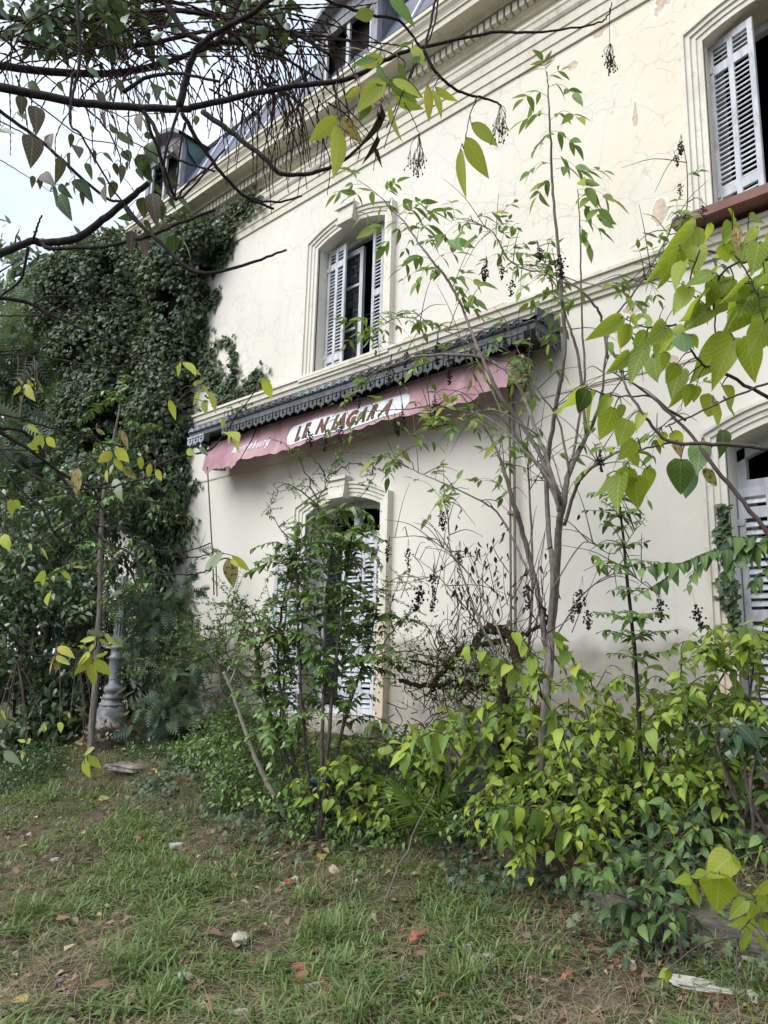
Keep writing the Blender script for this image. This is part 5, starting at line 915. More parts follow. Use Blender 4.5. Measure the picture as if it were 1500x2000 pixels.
# --- straight young bay with whorled leaves
by = thing('bay_sapling', 'straight slim sapling with dark stem and whorls of leaves before the wall', 'sapling', gpt(1248, 5.3)); q0 = [gpt(1248, 5.3)] + [Q(x, y, 5.3) for x, y in ((1244, 1330), (1230, 1180), (1220, 1080), (1212, 1000), (1207, 965))]
_, q = limb(by, 'stem', q0, [.014, .011, .005], M_BARKD, 4, 6, .002); PP = []; RR = []; SS = []; tw = Twigs()
for i, (x, y, l, n) in enumerate(((1208, 975, 55, 5), (1210, 1010, 60, 5), (1213, 1035, 50, 3), (1217, 1070, 45, 3), (1222, 1110, 55, 4), (1228, 1160, 50, 3), (1234, 1215, 75, 6), (1240, 1250, 80, 6), (1243, 1290, 60, 4))):
    for j in range(n):
        a = j * 2 * math.pi / n + i; b = Q(x, y, 5.3); e = b + l * 5.3 / FPX * np.array([math.cos(a), math.sin(a), .25]) * rng.uniform(.7, 1.2); z = smooth_path([b, (b + e) / 2 + (0, 0, .02), e], 3); tw.add(z, [.004, .0015]); a_, b_, ss = shoot(z, .095, .05, 2000 + i * 10 + j, .15, .6, flat=.9); PP.append(a_); RR.append(b_); SS.append(ss)
tw.obj(by, M_GSTEM); emit(T_LAUR, 'bay', np.vstack(PP), np.vstack(RR), np.concatenate(SS), M_PRIV, by, 230, 4)

# --- yellow-green bushes over the bed at the right
def bush(label, px, h, lumps, n_sh, slen, ll, tms, mat, n_ind, seed, droop=.55, gap=.045, name='leafy_bush', bark=M_TWIG, stems=6):
    base = gpt(px, h); t = thing(name, label, 'bush', base); r = np.random.default_rng(seed); LL = Lq(lumps, h); tw = Twigs(); PP = []; RR = []; SS = []
    for i in range(stems):
        c_ = LL[i % len(LL)][0]; b = base + r.normal(0, .08, 3) * (1, 1, 0); limb(t, 'stem', [b, b * .5 + c_ * .5 + r.normal(0, .06, 3) + (0, 0, .1), c_], [.013, .005], bark, seed + i, 5)
    wts = np.array([l[1][0] ** 2 for l in LL]); wts /= wts.sum()
    for i in range(n_sh):
        c_, a = LL[r.choice(len(LL), p=wts)]; d = r.normal(0, 1, 3) * (1, 1, .7); d /= np.linalg.norm(d); u = r.uniform(.3, 1.0); s0 = c_ + d * a * u * .8; L = slen * r.uniform(.6, 1.25); e = s0 + (d * (1, 1, .3) + (0, 0, .25)) * L; z = smooth_path([s0, (s0 + e) / 2 + (0, 0, .16 * L), e - (0, 0, .28 * L)], 4); tw.add(z, [.0045, .0015]); a_, b_, ss = shoot(z, ll, gap, seed * 7 + i, droop, .5, opp=False, flat=.75, jit=.4); PP.append(a_); RR.append(b_); SS.append(ss)
    tw.obj(t, bark); emit(tms, name, np.vstack(PP), np.vstack(RR), np.concatenate(SS), mat, t, n_ind, seed); return t
bush('loose light green bush beside the grey stone block', 740, 6.7, [(650, 1510, 45), (800, 1480, 60), (740, 1590, 50), (850, 1440, 45), (790, 1670, 40), (700, 1540, 40), (860, 1520, 50), (700, 1600, 35), (620, 1560, 30)], 100, .34, .105, T_HEART, M_HACK, 240, 11, gap=.055)
bush('yellow-green bush in front of the elder trunk', 1000, 6.3, [(960, 1325, 30), (1030, 1420, 55), (1000, 1500, 55), (1090, 1540, 65), (1050, 1630, 50), (930, 1450, 40), (1010, 1350, 35), (1110, 1440, 50), (1000, 1290, 25), (1100, 1690, 35), (1020, 1590, 45), (1060, 1660, 40)], 190, .36, .105, T_HEART, M_HACK, 270, 12, gap=.052)
bush('dense light green bush below the slim sapling', 1200, 5.8, [(1160, 1350, 35), (1240, 1430, 60), (1150, 1480, 60), (1290, 1500, 60), (1200, 1570, 60), (1330, 1390, 45), (1130, 1620, 40), (1240, 1620, 45), (1180, 1670, 35)], 180, .34, .095, T_HEART, M_HACK, 270, 13, gap=.05)
bush('tall yellow-green bush against the right doorway', 1420, 5.25, [(1430, 1290, 55), (1380, 1400, 60), (1490, 1390, 50), (1360, 1530, 55), (1450, 1500, 55), (1480, 1270, 45), (1330, 1340, 35)], 150, .32, .095, T_HEART, M_HACK, 250, 14, gap=.048)
bush('bright yellow-green bush leaning out over the kerb below the bed', 1120, 5.65, [(1010, 1590, 45, -.2), (1080, 1640, 45, -.3), (1150, 1570, 55, -.2), (1230, 1540, 50, -.2), (1300, 1600, 45, -.3), (1100, 1530, 45, 0), (1190, 1640, 35, -.35), (1020, 1660, 30, -.3)], 130, .34, .095, T_HEART, M_HACK, 210, 18, gap=.05)
bush('dark green bush under the yellow-green ones in the right corner', 1380, 4.95, [(1310, 1640, 50), (1420, 1650, 75), (1490, 1560, 60), (1270, 1700, 40), (1360, 1720, 60), (1470, 1720, 60)], 120, .30, .10, T_HEART, M_DKH, 250, 15, droop=.8)
bush('low drooping spray with a few yellow leaves over the stone kerb', 1290, 4.55, [(1240, 1740, 40), (1290, 1790, 40), (1200, 1745, 30), (1270, 1840, 24)], 26, .26, .085, T_HEART, M_DKH, 110, 16, droop=.8)
bush('bluish dark leaved branch at the right edge before the doorway', 1490, 4.7, [(1460, 1440, 45), (1490, 1460, 40), (1400, 1455, 25)], 16, .24, .11, T_HEART, M_DKG, 60, 17, droop=.8)
mb_ = thing('leafy_branch', 'green drooping branch reaching across the right door shutter', 'branch', Q(1490, 1090, 4.6)); tw = Twigs(); PP = []; RR = []; SS = []
for i, s_ in enumerate(([(1560, 1070), (1480, 1065), (1400, 1075), (1330, 1100), (1290, 1100), (1250, 1112)], [(1480, 1065), (1440, 1090), (1400, 1130)], [(1540, 1100), (1500, 1110), (1470, 1140)], [(1400, 1075), (1360, 1110), (1345, 1150)], [(1560, 1060), (1500, 1050), (1420, 1050)], [(1330, 1100), (1300, 1130), (1240, 1165)])):
    q = smooth_path([Q(x, y, 4.6) for x, y in s_], 5)
    if i == 0: limb(mb_, 'stem', q, [.008, .003], M_TWIG, 1, 1)
    else: tw.add(q, [.005, .0015])
    a_, b_, ss = shoot(q, .11, .035, 2300 + i, 1.1, .3, opp=False, flat=.5, jit=.25, start=.02); PP.append(a_); RR.append(b_); SS.append(ss)
tw.obj(mb_, M_TWIG); emit(T_HEART, 'branchleaf', np.vstack(PP), np.vstack(RR), np.concatenate(SS), M_DKH, mb_, 120, 3)

def low_growth(name, label, spots, n, ll, tms, mat, seed):
    r = np.random.default_rng(seed); L = []
    for x, y, h in spots:
        b = gpt(x, h); L.append((np.array([b[0], b[1], (b[2] + Q(x, y, h)[2]) / 2]), np.array([.42, .32, max(.15, (Q(x, y, h)[2] - b[2]) * .55)])))
    p, R_ = shell(L, n, seed, .2, .8, .2, .6, 2.5, -.3); return tag(joined(name, tms[0], p, R_, r.uniform(.7, 1.25, len(p)) * ll, mat), label, kind='stuff')
low_growth('undergrowth', None, [(430, 1400, 8.6), (480, 1350, 8.6), (520, 1420, 8.0), (470, 1470, 7.8), (560, 1480, 7.6), (620, 1430, 8.0), (680, 1440, 7.7), (750, 1420, 7.6), (810, 1430, 7.3), (870, 1420, 7.0), (700, 1500, 7.2), (390, 1440, 9.2), (590, 1380, 8.6), (830, 1480, 7.0), (600, 1540, 7.2), (660, 1540, 7.0), (560, 1540, 7.4), (700, 1570, 6.9), (640, 1590, 6.9), (780, 1570, 6.6), (900, 1580, 6.3), (960, 1600, 6.2), (950, 1430, 6.9), (1050, 1440, 6.7), (1150, 1430, 6.4), (1250, 1420, 6.1), (1350, 1410, 5.9)], 13000, .055, T_OV, M_PRIV, 333)
low_growth('bank_weeds', None, [(20, 1440, 10.4), (90, 1450, 10.4), (160, 1465, 10.2), (290, 1460, 10.2), (350, 1465, 9.8), (420, 1480, 9.2), (50, 1490, 9.6), (330, 1510, 9.0)], 3500, .05, T_OV, M_DKG, 334)

sp_ = thing('leafy_branch', 'arching spray of large yellow-green leaves in front of the dead vine', 'branch', gpt(1120, 5.5)); tw = Twigs(); PP = []; RR = []; SS = []
for i, s_ in enumerate(([(1130, 1560), (1100, 1440), (1050, 1350), (990, 1295), (910, 1262)], [(1060, 1365), (1040, 1290), (1005, 1235)], [(1170, 1480), (1140, 1370), (1120, 1290), (1080, 1240)], [(1330, 1560), (1230, 1450), (1180, 1425), (1130, 1440)], [(1330, 1540), (1300, 1440), (1260, 1425), (1210, 1450)], [(900, 1480), (860, 1430), (820, 1440), (790, 1470)], [(1130, 1700), (1080, 1600), (1010, 1575), (970, 1590)], [(1300, 1700), (1240, 1690), (1170, 1735)])):
    q = smooth_path([Q(x, y, 5.2) for x, y in s_], 5); tw.add(q, [.007, .002]); a_, b_, ss = shoot(q, .15, .052, 6000 + i, .9, .35, opp=False, flat=.6, jit=.25, start=.35, taper=.15); PP.append(a_); RR.append(b_); SS.append(ss)
tw.obj(sp_, M_TWIG); emit(T_HEART, 'spray', np.vstack(PP), np.vstack(RR), np.concatenate(SS), M_HACK, sp_, 110, 3)

# --- seedling fan palms
def palm(label, px, py, h, n, blade, seed, cat='palm', fan=(0.6, 1.0)):
    base = ground_at(px, py); t = thing('fan_palm', label, cat, base, 'seedling fan palms'); r = np.random.default_rng(seed)
    for i in range(n):
        a = i * 2.4 + seed; el_ = r.uniform(.35, 1.2); d = np.array([math.cos(a) * math.cos(el_), math.sin(a) * math.cos(el_), math.sin(el_)]); L = blade * r.uniform(.5, .9); hub = base + d * L; pt = MB(); pt.tube(smooth_path([base, base + d * L * .5 + (0, 0, .03), hub], 3), [.005, .003], 4); fr = put('frond', pt.mesh('frond', M_GSTEM), t)
        side = np.cross(d, UP); side /= np.linalg.norm(side); nb = 13; V = []; F = []; UV = []
        nrm = np.cross(side, d)
        for j in range(nb):
            b = math.radians(-105 + 210 * j / (nb - 1)); dr = d * math.cos(b) + side * math.sin(b); l = blade * r.uniform(.8, 1.05) * (1 - .25 * abs(b) / 2); pr = np.cross(nrm, dr); k = len(V); w_ = blade * .036
            for tt, ww in ((0.05, .25), (.45, 1.0), (.75, .7), (1, .05)):
                c_ = hub + dr * l * tt - UP * .22 * l * tt ** 2.5; V += [c_ - pr * w_ * ww + nrm * w_ * ww * .6, c_, c_ + pr * w_ * ww + nrm * w_ * ww * .6]; UV += [(0.2, tt), (.4, tt), (.8, tt)]
            for s_ in range(3): F += [(k + s_ * 3, k + s_ * 3 + 1, k + s_ * 3 + 4, k + s_ * 3 + 3), (k + s_ * 3 + 1, k + s_ * 3 + 2, k + s_ * 3 + 5, k + s_ * 3 + 4)]
        put('blade_fan', mesh('blade_fan', V, F, M_PALM, uv=UV), fr)
palm('small bright fan palm seedling at the left end of the bed', 445, 1592, 7.2, 7, .27, 1); palm('larger dark fan palm beside the grey stone block', 838, 1635, 5.7, 11, .40, 2); palm('low spreading fan palm leaf star with yellow blades under the larger palm', 862, 1668, 5.3, 5, .22, 5)
# ================================================================== LAMP POST, STONE BLOCK, TUB AND RUBBLE
M_IRON = simple('silvered_cast_iron', (.085, .088, .092), (.24, .245, .255), 9, .6, .4, .5, metal=.1)
lb = Q(214, 1440, 10.95); lb[2] = float(gz(lb[0], lb[1])); lp = thing('lamp_post', 'old fluted cast iron lamp post with ringed ornate base at the house corner', 'lamp post', lb); k = 1.0
zz = lambda y: float(Q(214, y, 10.95)[2] - lb[2]); u = 10.95 / FPX
def lathe(name, prof, n=20, flute=0): m_ = MB(); m_.lathe([(r * u, z) for r, z in prof], tuple(lb), n, flute=flute); m_.obj(name, M_IRON, lp, smooth=not flute)
lathe('plinth', [(31, -.1), (31, zz(1425)), (33, zz(1424)), (33, zz(1416)), (29, zz(1414)), (30, zz(1395)), (28, zz(1388)), (25, zz(1378))], 8)
lathe('base', [(25, zz(1378)), (22, zz(1374)), (17, zz(1370)), (17, zz(1366)), (19, zz(1364)), (19, zz(1360)), (15, zz(1358)), (15, zz(1354)), (18, zz(1351)), (19, zz(1346)), (18, zz(1341)), (12, zz(1337)), (11, zz(1330)), (13, zz(1300)), (13, zz(1288)), (15, zz(1286)), (15, zz(1282)), (12, zz(1280)), (12, zz(1268)), (14, zz(1266)), (14, zz(1262)), (10, zz(1260))], 24)
lathe('shaft', [(10.5, zz(1260)), (9.5, zz(1190))], 24, .16)
lathe('capital', [(10, zz(1190)), (12, zz(1187)), (12, zz(1184)), (9, zz(1182)), (9.5, zz(1172)), (13, zz(1169)), (17, zz(1163)), (17, zz(1160)), (12, zz(1156)), (8, zz(1152)), (8, zz(1146))], 24)
lathe('upper_shaft', [(7, zz(1146)), (6.5, zz(1125))], 16, .12)
n = 260; a = rng.uniform(0, 6.28, n); rr = rng.uniform(.2, .42, n); pp = np.stack([lb[0] + rr * np.cos(a), lb[1] + rr * np.sin(a), lb[2] + rng.uniform(0, .5, n) * (.5 - rr) * 3], 1); de = tag(joined('dead_ivy', T_OV[0], pp, frames(pp, rng.normal(0, 1, (n, 3)), rng.normal(0, 1, (n, 3))), rng.uniform(.05, .1, n), M_LIT, kind='stuff'), kind='stuff')
M_ROCK = simple('lichen_grey_concrete', (.05, .05, .045), (.33, .31, .27), 9, .92, .08, .8)
sb = Q(938, 1600, 6.75); sb[2] = float(gz(sb[0], sb[1])); bm = rock(.44, .36, .82, 77, 5, .22); bm.materials.append(M_ROCK); tag(put('stone_block', bm, None, Matrix.Translation((sb[0], sb[1], sb[2] + .28)) @ Matrix.Rotation(.08, 4, 'Y') @ Matrix.Rotation(.5, 4, 'Z')), 'upright lichen-grey stone block half hidden among the bushes', 'stone')
M_BLUE = simple('blue_plastic', (.02, .06, .16), (.035, .09, .22), 5, .45, .4, .1); bb = Q(640, 1510, 7.2); bb[2] = float(gz(bb[0], bb[1])); m_ = MB(); m_.lathe([(.10, 0), (.125, .12), (.128, .2), (.14, .205), (.14, .225), (.122, .225), (.118, .2), (.095, .02)], (0, 0, 0), 20); me = m_.mesh('plastic_tub', M_BLUE, True); tag(put('plastic_tub', me, None, Matrix.Translation((bb[0], bb[1], bb[2] + .02)) @ Matrix.Rotation(.25, 4, 'X')), 'blue plastic tub half hidden behind light green leaves', 'tub')
M_BRICK = simple('broken_red_brick', (.19, .075, .05), (.32, .14, .095), 12, .9, .1, .6, rand=.4); M_PLAS = simple('broken_white_plaster', (.26, .245, .20), (.47, .45, .40), 9, .9, .1, .5, rand=.15)
def shard(sx, sy, sz, seed):
    r = random.Random(seed); bm = bmesh.new(); n = r.choice((5, 6, 7)); o = [(math.cos(2 * math.pi * i / n + r.uniform(-.3, .3)) * r.uniform(.7, 1.05) * sx / 2, math.sin(2 * math.pi * i / n) * r.uniform(.7, 1.05) * sy / 2) for i in range(n)]
    lo = [bm.verts.new((x, y, -sz / 2)) for x, y in o]; hi = [bm.verts.new((x * r.uniform(.75, .98), y * r.uniform(.75, .98), sz / 2 * r.uniform(.6, 1.2))) for x, y in o]
    bm.faces.new(lo[::-1]); bm.faces.new(hi); [bm.faces.new((lo[i], lo[(i + 1) % n], hi[(i + 1) % n], hi[i])) for i in range(n)]; bmesh.ops.bevel(bm, geom=bm.edges[:], offset=min(sx, sy, sz) * .08, segments=1, affect='EDGES'); me = bpy.data.meshes.new('shard'); bm.to_mesh(me); bm.free(); return me
DEB = [('b', 270, 1645, .12, .08, .05, 'brick fragment lying against the small white lump in the upper lawn'), ('w', 292, 1634, .13, .09, .06, 'small white plaster lump beside a brick fragment in the upper lawn'), ('w', 343, 1664, .15, .10, .07, 'pink-edged white plaster lump on the upper lawn'), ('b', 362, 1669, .09, .07, .05, 'brick chip touching the pink-edged white lump'), ('w', 108, 1684, .09, .05, .03, 'tiny white chip in the grass at the left edge of the lawn'), ('b', 45, 1640, .1, .07, .04, 'reddish brick chip farthest left in the lawn'),
       ('w', 470, 1841, .18, .13, .045, 'three-cornered flat white plaster piece in mid lawn'), ('b', 588, 1910, .15, .09, .07, 'jagged red brick half, upper one of the stacked pair'), ('b', 592, 1922, .13, .10, .05, 'flat brick slice under the jagged brick half'), ('w', 612, 1938, .15, .10, .045, 'white mortar slab leaning by the stacked brick pieces'), ('b', 632, 1934, .08, .06, .05, 'orange brick corner resting on the mortar slab'), ('b', 641, 1948, .07, .06, .04, 'smallest orange brick chip next to the mortar slab'), ('w', 468, 1992, .17, .08, .035, 'flat white piece at the bottom edge of the picture'),
       ('w', 575, 1724, .16, .08, .035, 'mossy pale slab on top of brick bits below the bushes'), ('b', 565, 1731, .09, .07, .05, 'brick bit under the mossy pale slab'), ('w', 583, 1740, .07, .05, .03, 'white crumb in front of the mossy pale slab'), ('b', 815, 1838, .13, .09, .05, 'bright red broken tile tilted in the grass'), ('b', 806, 1847, .08, .06, .04, 'smaller red tile chip under the tilted broken tile'), ('w', 914, 1865, .11, .08, .04, 'pale rubble piece, upper left of the rubble trio'), ('w', 930, 1880, .12, .08, .04, 'pale rubble piece, lower middle of the rubble trio'), ('w', 955, 1878, .09, .08, .04, 'pale pinkish rubble piece at the right of the trio'),
       ('b', 1205, 1888, .10, .05, .03, 'thin brick splinter in dry straw under the bushes'), ('w', 1230, 1890, .08, .05, .03, 'white splinter beside the thin brick splinter'), ('w', 1400, 1822, .07, .06, .03, 'small white chip lying on the stone kerb'), ('b', 1110, 1912, .12, .06, .03, 'dull brick piece in the straw at lower right'), ('w', 360, 1918, .12, .07, .03, 'greyish chip half sunk in the grass at lower left'), ('w', 1470, 1960, .18, .05, .04, 'white batten end at the right bottom edge')]
for i, (kd, x, y, sx, sy, sz, lab) in enumerate(DEB):
    b = ground_at(x, y); me = shard(sx * .95, sy, sz * .7, 500 + i); me.materials.append(M_BRICK if kd == 'b' else M_PLAS); tag(put('brick_fragment' if kd == 'b' else 'plaster_fragment', me, None, Matrix.Translation((b[0], b[1], b[2] + sz * .38 + .01)) @ Matrix.Rotation(i * 1.9, 4, 'Z') @ Matrix.Rotation(.2 * math.sin(i * 3), 4, 'X')), lab, 'rubble', 'building rubble scattered in the grass')
b = ground_at(1390, 1938); pl = thing('brick_slab', 'long slab of brickwork with white mortar on top at lower right', 'rubble', (b[0], b[1], b[2])); bx_ = MB(); Mz = Matrix.Translation((b[0], b[1], b[2] - .008)) @ Matrix.Rotation(math.atan2(RIGHT[1], RIGHT[0]) - .12, 4, 'Z') @ Matrix.Rotation(.06, 4, 'Y') @ Matrix.Rotation(.1, 4, 'X')
for i in range(3): m_ = MB(); m_.bbox(-.15 + i * .102, -.055 + i * .102, -.05, .05, -.03, .03, .005); put('brick', m_.mesh('brick', M_BRICK), pl, Mz @ Matrix.Rotation(.02 * i, 4, 'X'))
me = rock(.33, .10, .022, 91, 3, .16); me.materials.append(M_PLAS); put('mortar', me, pl, Mz @ Matrix.Translation((0, 0, .036)))
M_STICK = simple('grey_dead_wood', (.08, .07, .065), (.18, .165, .15), 16, .9, .1, .4)
for a, c_, r1, lab in (((105, 1940), (140, 1908), .012, 'short grey stick on the bare soil at lower left'), ((755, 1760), (852, 1535), .007, 'long pale dead stem leaning diagonally by the large fan palm'), ((760, 1928), (800, 1920), .012, 'grey stick lying in the grass right of the brick pieces'), ((0, 1598), (110, 1535), .008, 'thin dark twig arching over the lawn at the left edge'), ((1340, 1880), (1372, 1878), .02, 'blackened wood stub under the stone kerb')):
    p0 = ground_at(*a) + (0, 0, .02); d0 = float((p0 - CAM) @ HEAD); p1 = Q(c_[0], c_[1], d0 + (.25 if abs(a[1] - c_[1]) > 60 else 0)); q = wobble(smooth_path([p0, (p0 + p1) / 2 + (0, 0, .03), p1], 4), .006, 3); v, f = tube_arr(q, [r1, r1 * .5], 6); tag(put('stick', mesh('stick', v, f, M_STICK)), lab, 'stick', 'sticks lying about')
for i, (x, y, s_, lab) in enumerate(((630, 1678, .13, 'largest tan curled dead leaf below the privet stems'), (642, 1706, .11, 'pinkish tan dead leaf right below the largest curled one'), (50, 1976, .11, 'orange tan dead leaf at the bottom left corner'), (214, 1945, .10, 'light brown dead leaf near the grey stick'), (192, 1570, .12, 'tan dead leaf at the top of the lawn'), (585, 1703, .07, 'small tan leaf left of the curled dead leaves'), (460, 1716, .08, 'pale dead leaf in mid lawn'), (615, 1757, .06, 'little orange leaf under the broken brick'), (400, 1588, .09, 'rusty dead leaf by the small fan palm'), (720, 1977, .06, 'whitish curled leaf near the bottom edge'))):
    b = ground_at(x, y) + (0, 0, .035); R_ = frames(np.array([b]), rng.normal(0, 1, (1, 3)) * (1, 1, .2), np.array([[0, -.6, .8]]) + rng.normal(0, .2, (1, 3)))[0]; tag(put('fallen_leaf', tmesh('fallen', leaf_tmpl(6, .62, .45, .3, curl=1), M_TAN if i % 2 == 0 else M_LIT), None, mat4(R_, b, s_)), lab, 'leaf', 'fallen leaves on the lawn')
fl = ground_at(305, 1528); m_ = MB(); [m_.add([(fl[0], fl[1], fl[2] + .12), (fl[0] + .02 * math.cos(a), fl[1] - .01, fl[2] + .12 + .02 * math.sin(a)), (fl[0] + .02 * math.cos(a + .5), fl[1] - .01, fl[2] + .12 + .02 * math.sin(a + .5))], [(0, 1, 2)]) for a in np.arange(0, 6.2, .52)]; d_ = thing('dandelion', 'single yellow dandelion flower by the flat paving slab', 'flower', fl); put('petals', mesh('petals', m_.v, m_.f, simple('dandelion_yellow', (.6, .42, .02), (.7, .5, .03), 9, .7, .1, 0)), d_); m_ = MB(); m_.tube([fl, fl + (0, 0, .12)], .003, 4); m_.obj('stem', M_GSTEM, d_)
sl_ = ground_at(250, 1504); me = rock(.5, .3, .07, 88, 3, .08); me.materials.append(M_ROCK); tag(put('paving_slab', me, None, Matrix.Translation((sl_[0], sl_[1], sl_[2] + .03)) @ Matrix.Rotation(.3, 4, 'Z')), 'broken flat grey slab on the bank below the lamp post', 'slab')

# ================================================================== BRANCHES HANGING INTO THE PICTURE
def hang_leaves(t, items, tms, key, mat, dep, zoom, seed, wf=1.0, dvar=.06, facing=.8, name='leaf'):
    """each leaf given by its base and tip in the photo (in the pixels of an enlarged crop)"""
    r = np.random.default_rng(seed); x0, y0, s = zoom; tw = Twigs(); allp = np.vstack(BR[t.name])
    for i, it in enumerate(items):
        bx, by_, tx, ty = it[:4]; b = P(x0 + bx / s, y0 + by_ / s, dep + r.normal(0, dvar)); qq = proj(allp); kk = np.argmin(np.hypot(qq[:, 0] - x0 - bx / s, qq[:, 1] - y0 - by_ / s)); nb_ = allp[kk]; b = P(x0 + bx / s, y0 + by_ / s, .6 * qq[kk, 2] + .4 * dep + r.normal(0, dvar * .5)); d0 = float(-((b - CAM) @ RC)[2]); e = P(x0 + tx / s, y0 + ty / s, d0 + r.normal(0, .03))
        view = CAM - b; view /= np.linalg.norm(view); L = np.linalg.norm(e - b); tip = e - b; nr = view * facing + r.normal(0, .42, 3) + UP * .25; R_ = frames(b[None], tip[None], nr[None])[0]; j = r.integers(len(tms)); w_ = (it[4] if len(it) > 4 else 1) * wf; put(name, tmesh('%s_%d' % (key, j), tms[j], mat), t, mat4(R_, b, np.array([L * w_, L, L])))
        if np.linalg.norm(nb_ - b) < .55: md = (nb_ + b) / 2 + (0, 0, .12 * np.linalg.norm(nb_ - b)); tw.add(smooth_path([nb_, md, b, b + tip * .06], 3), [.0016, .0009], 4)
    tw.obj(t, M_TWIG, 'leaf_stalks')
def stems(t, lst, dep, zoom, mat, seed, name='branch', dd=.12):
    x0, y0, s = zoom
    for i, (pts, rad) in enumerate(lst): limb(t, name, [P(x0 + p[0] / s, y0 + p[1] / s, dep + dd * math.sin(i * 1.9 + j * .35)) for j, p in enumerate(pts)], rad, mat, seed + i, 6, .0012, 6)
HI = [leaf_tmpl(9, w_, f_, d_, 'heart', cu) for w_, f_, d_, cu in ((.62, .16, .12, 1), (.56, .35, .3, .6), (.68, .10, .05, 1.4), (.5, .6, .2, .5), (.64, .05, .5, 1))]; HL = [leaf_tmpl(9, w_, f_, d_, 'lance') for w_, f_, d_ in ((.42, .18, .12), (.46, .12, .25), (.38, .24, .08))]; HO_ = [leaf_tmpl(9, w_, f_, d_, 'ovate') for w_, f_, d_ in ((.50, .16, .12), (.54, .22, .2))]
# --- mulberry branch, right
Z6 = (1000, 400, 3.0); mu = thing('mulberry_branch', 'bright yellow-green broad leaved branch hanging in from the right', 'branch', P(1520, 650, 1.6))
stems(mu, [([(1620, 310), (1500, 300), (1300, 290), (1100, 265), (980, 250)], [.005, .002]), ([(1620, 1200), (1500, 1130), (1230, 980), (1100, 920), (960, 700)], [.005, .002]), ([(1620, 1440), (1500, 1430), (1180, 1400), (940, 1390), (800, 1270), (680, 1090), (650, 1020)], [.005, .002]), ([(1500, 320), (1300, 350), (1200, 460), (1190, 740), (1240, 740)], [.003, .0015]), ([(1020, 1265), (890, 1180), (800, 1120), (600, 1120), (440, 1075)], [.003, .0015]), ([(1620, 1000), (1380, 1090), (1000, 1260), (900, 1300)], [.003, .0015]), ([(1620, 2100), (1400, 1790), (1160, 1500), (1060, 1360), (860, 1160), (700, 1040), (590, 980)], [.005, .0018]), ([(940, 1390), (760, 1440), (640, 1560)], [.003, .0012]), ([(1180, 1400), (1070, 1540)], [.002, .001]), ([(1300, 290), (1400, 430), (1480, 690)], [.002, .001]), ([(1100, 265), (1040, 480), (1160, 610)], [.0025, .001]), ([(960, 700), (800, 720), (650, 660)], [.0025, .001])], 1.62, Z6, M_TWIG, 1)
ML = [(1080, 125, 870, 420, .7), (985, 260, 850, 500, .7), (1150, 110, 1130, 260, 1.1), (1090, 240, 1070, 400, 1.1), (1280, 100, 1270, 270), (1320, 130, 1230, 230), (1240, 230, 1260, 370), (1390, 60, 1480, 110), (1290, 30, 1300, 110), (1180, 400, 1010, 470), (1170, 440, 1170, 590), (1040, 480, 940, 640), (1160, 500, 1000, 620), (1300, 430, 1140, 580), (1390, 440, 1250, 580), (1370, 230, 1330, 350), (1450, 220, 1420, 330), (1500, 250, 1390, 290), (1500, 300, 1400, 400), (1260, 500, 1180, 660), (1160, 610, 1010, 710), (1440, 530, 1270, 760), (1530, 480, 1450, 580), (1500, 620, 1380, 700), (1480, 690, 1380, 900), (1400, 770, 1390, 1050, 1.05), (1290, 770, 1050, 1030, .8), (1300, 780, 1170, 1050, .85), (645, 660, 445, 790, .75), (690, 700, 620, 860), (790, 740, 710, 870), (690, 665, 770, 710), (900, 720, 800, 810), (960, 710, 1000, 760), (1050, 760, 1090, 850), (860, 790, 830, 900), (880, 800, 960, 850), (690, 870, 565, 985), (780, 840, 670, 1020), (830, 890, 850, 1040), (900, 860, 910, 960), (970, 930, 900, 1050), (990, 960, 930, 1130), (420, 1070, 250, 1230, .7), (490, 1100, 390, 1330), (580, 1120, 490, 1240), (600, 1190, 510, 1390), (640, 1170, 640, 1260), (680, 1260, 620, 1420), (780, 1220, 720, 1320), (1000, 1050, 930, 1200), (1040, 1050, 1030, 1200), (1080, 1060, 1070, 1170), (1180, 1120, 1100, 1270), (1200, 1150, 1200, 1310), (1230, 1060, 1320, 1130, .6), (1240, 1130, 1320, 1250, .6), (720, 1380, 620, 1500), (880, 1330, 880, 1430), (940, 1330, 1010, 1420), (690, 1540, 610, 1720), (640, 1580, 580, 1760), (720, 1590, 740, 1790), (790, 1540, 800, 1720), (560, 1580, 510, 1720), (700, 1450, 740, 1540), (1480, 400, 1390, 540), (1530, 560, 1400, 690), (1350, 470, 1260, 640), (1220, 360, 1110, 450), (1440, 130, 1350, 240), (1010, 330, 930, 470), (1540, 330, 1480, 520), (1560, 420, 1500, 600), (1540, 160, 1490, 300), (1480, 230, 1440, 420), (1420, 480, 1340, 640), (1350, 560, 1240, 700), (1540, 650, 1490, 830), (1290, 560, 1160, 640), (1100, 560, 1000, 690), (1240, 420, 1150, 540)]
hang_leaves(mu, ML, HI, 'mulb', M_MUL, 1.6, Z6, 21)
hang_leaves(mu, [(1000, 750, 1010, 910), (1240, 1320, 1260, 1460), (1110, 1390, 1080, 1590), (990, 1490, 970, 1730), (1060, 1530, 1000, 1740), (440, 1080, 380, 1230), (1170, 560, 1120, 700)], HI, 'mulbd', M_DKH, 1.6, Z6, 22); hang_leaves(mu, [(740, 1430, 840, 1490), (1120, 1550, 1230, 1670, .6), (1330, 130, 1300, 290, .7), (960, 1380, 990, 1480)], HI, 'muly', M_TAN, 1.6, Z6, 23)
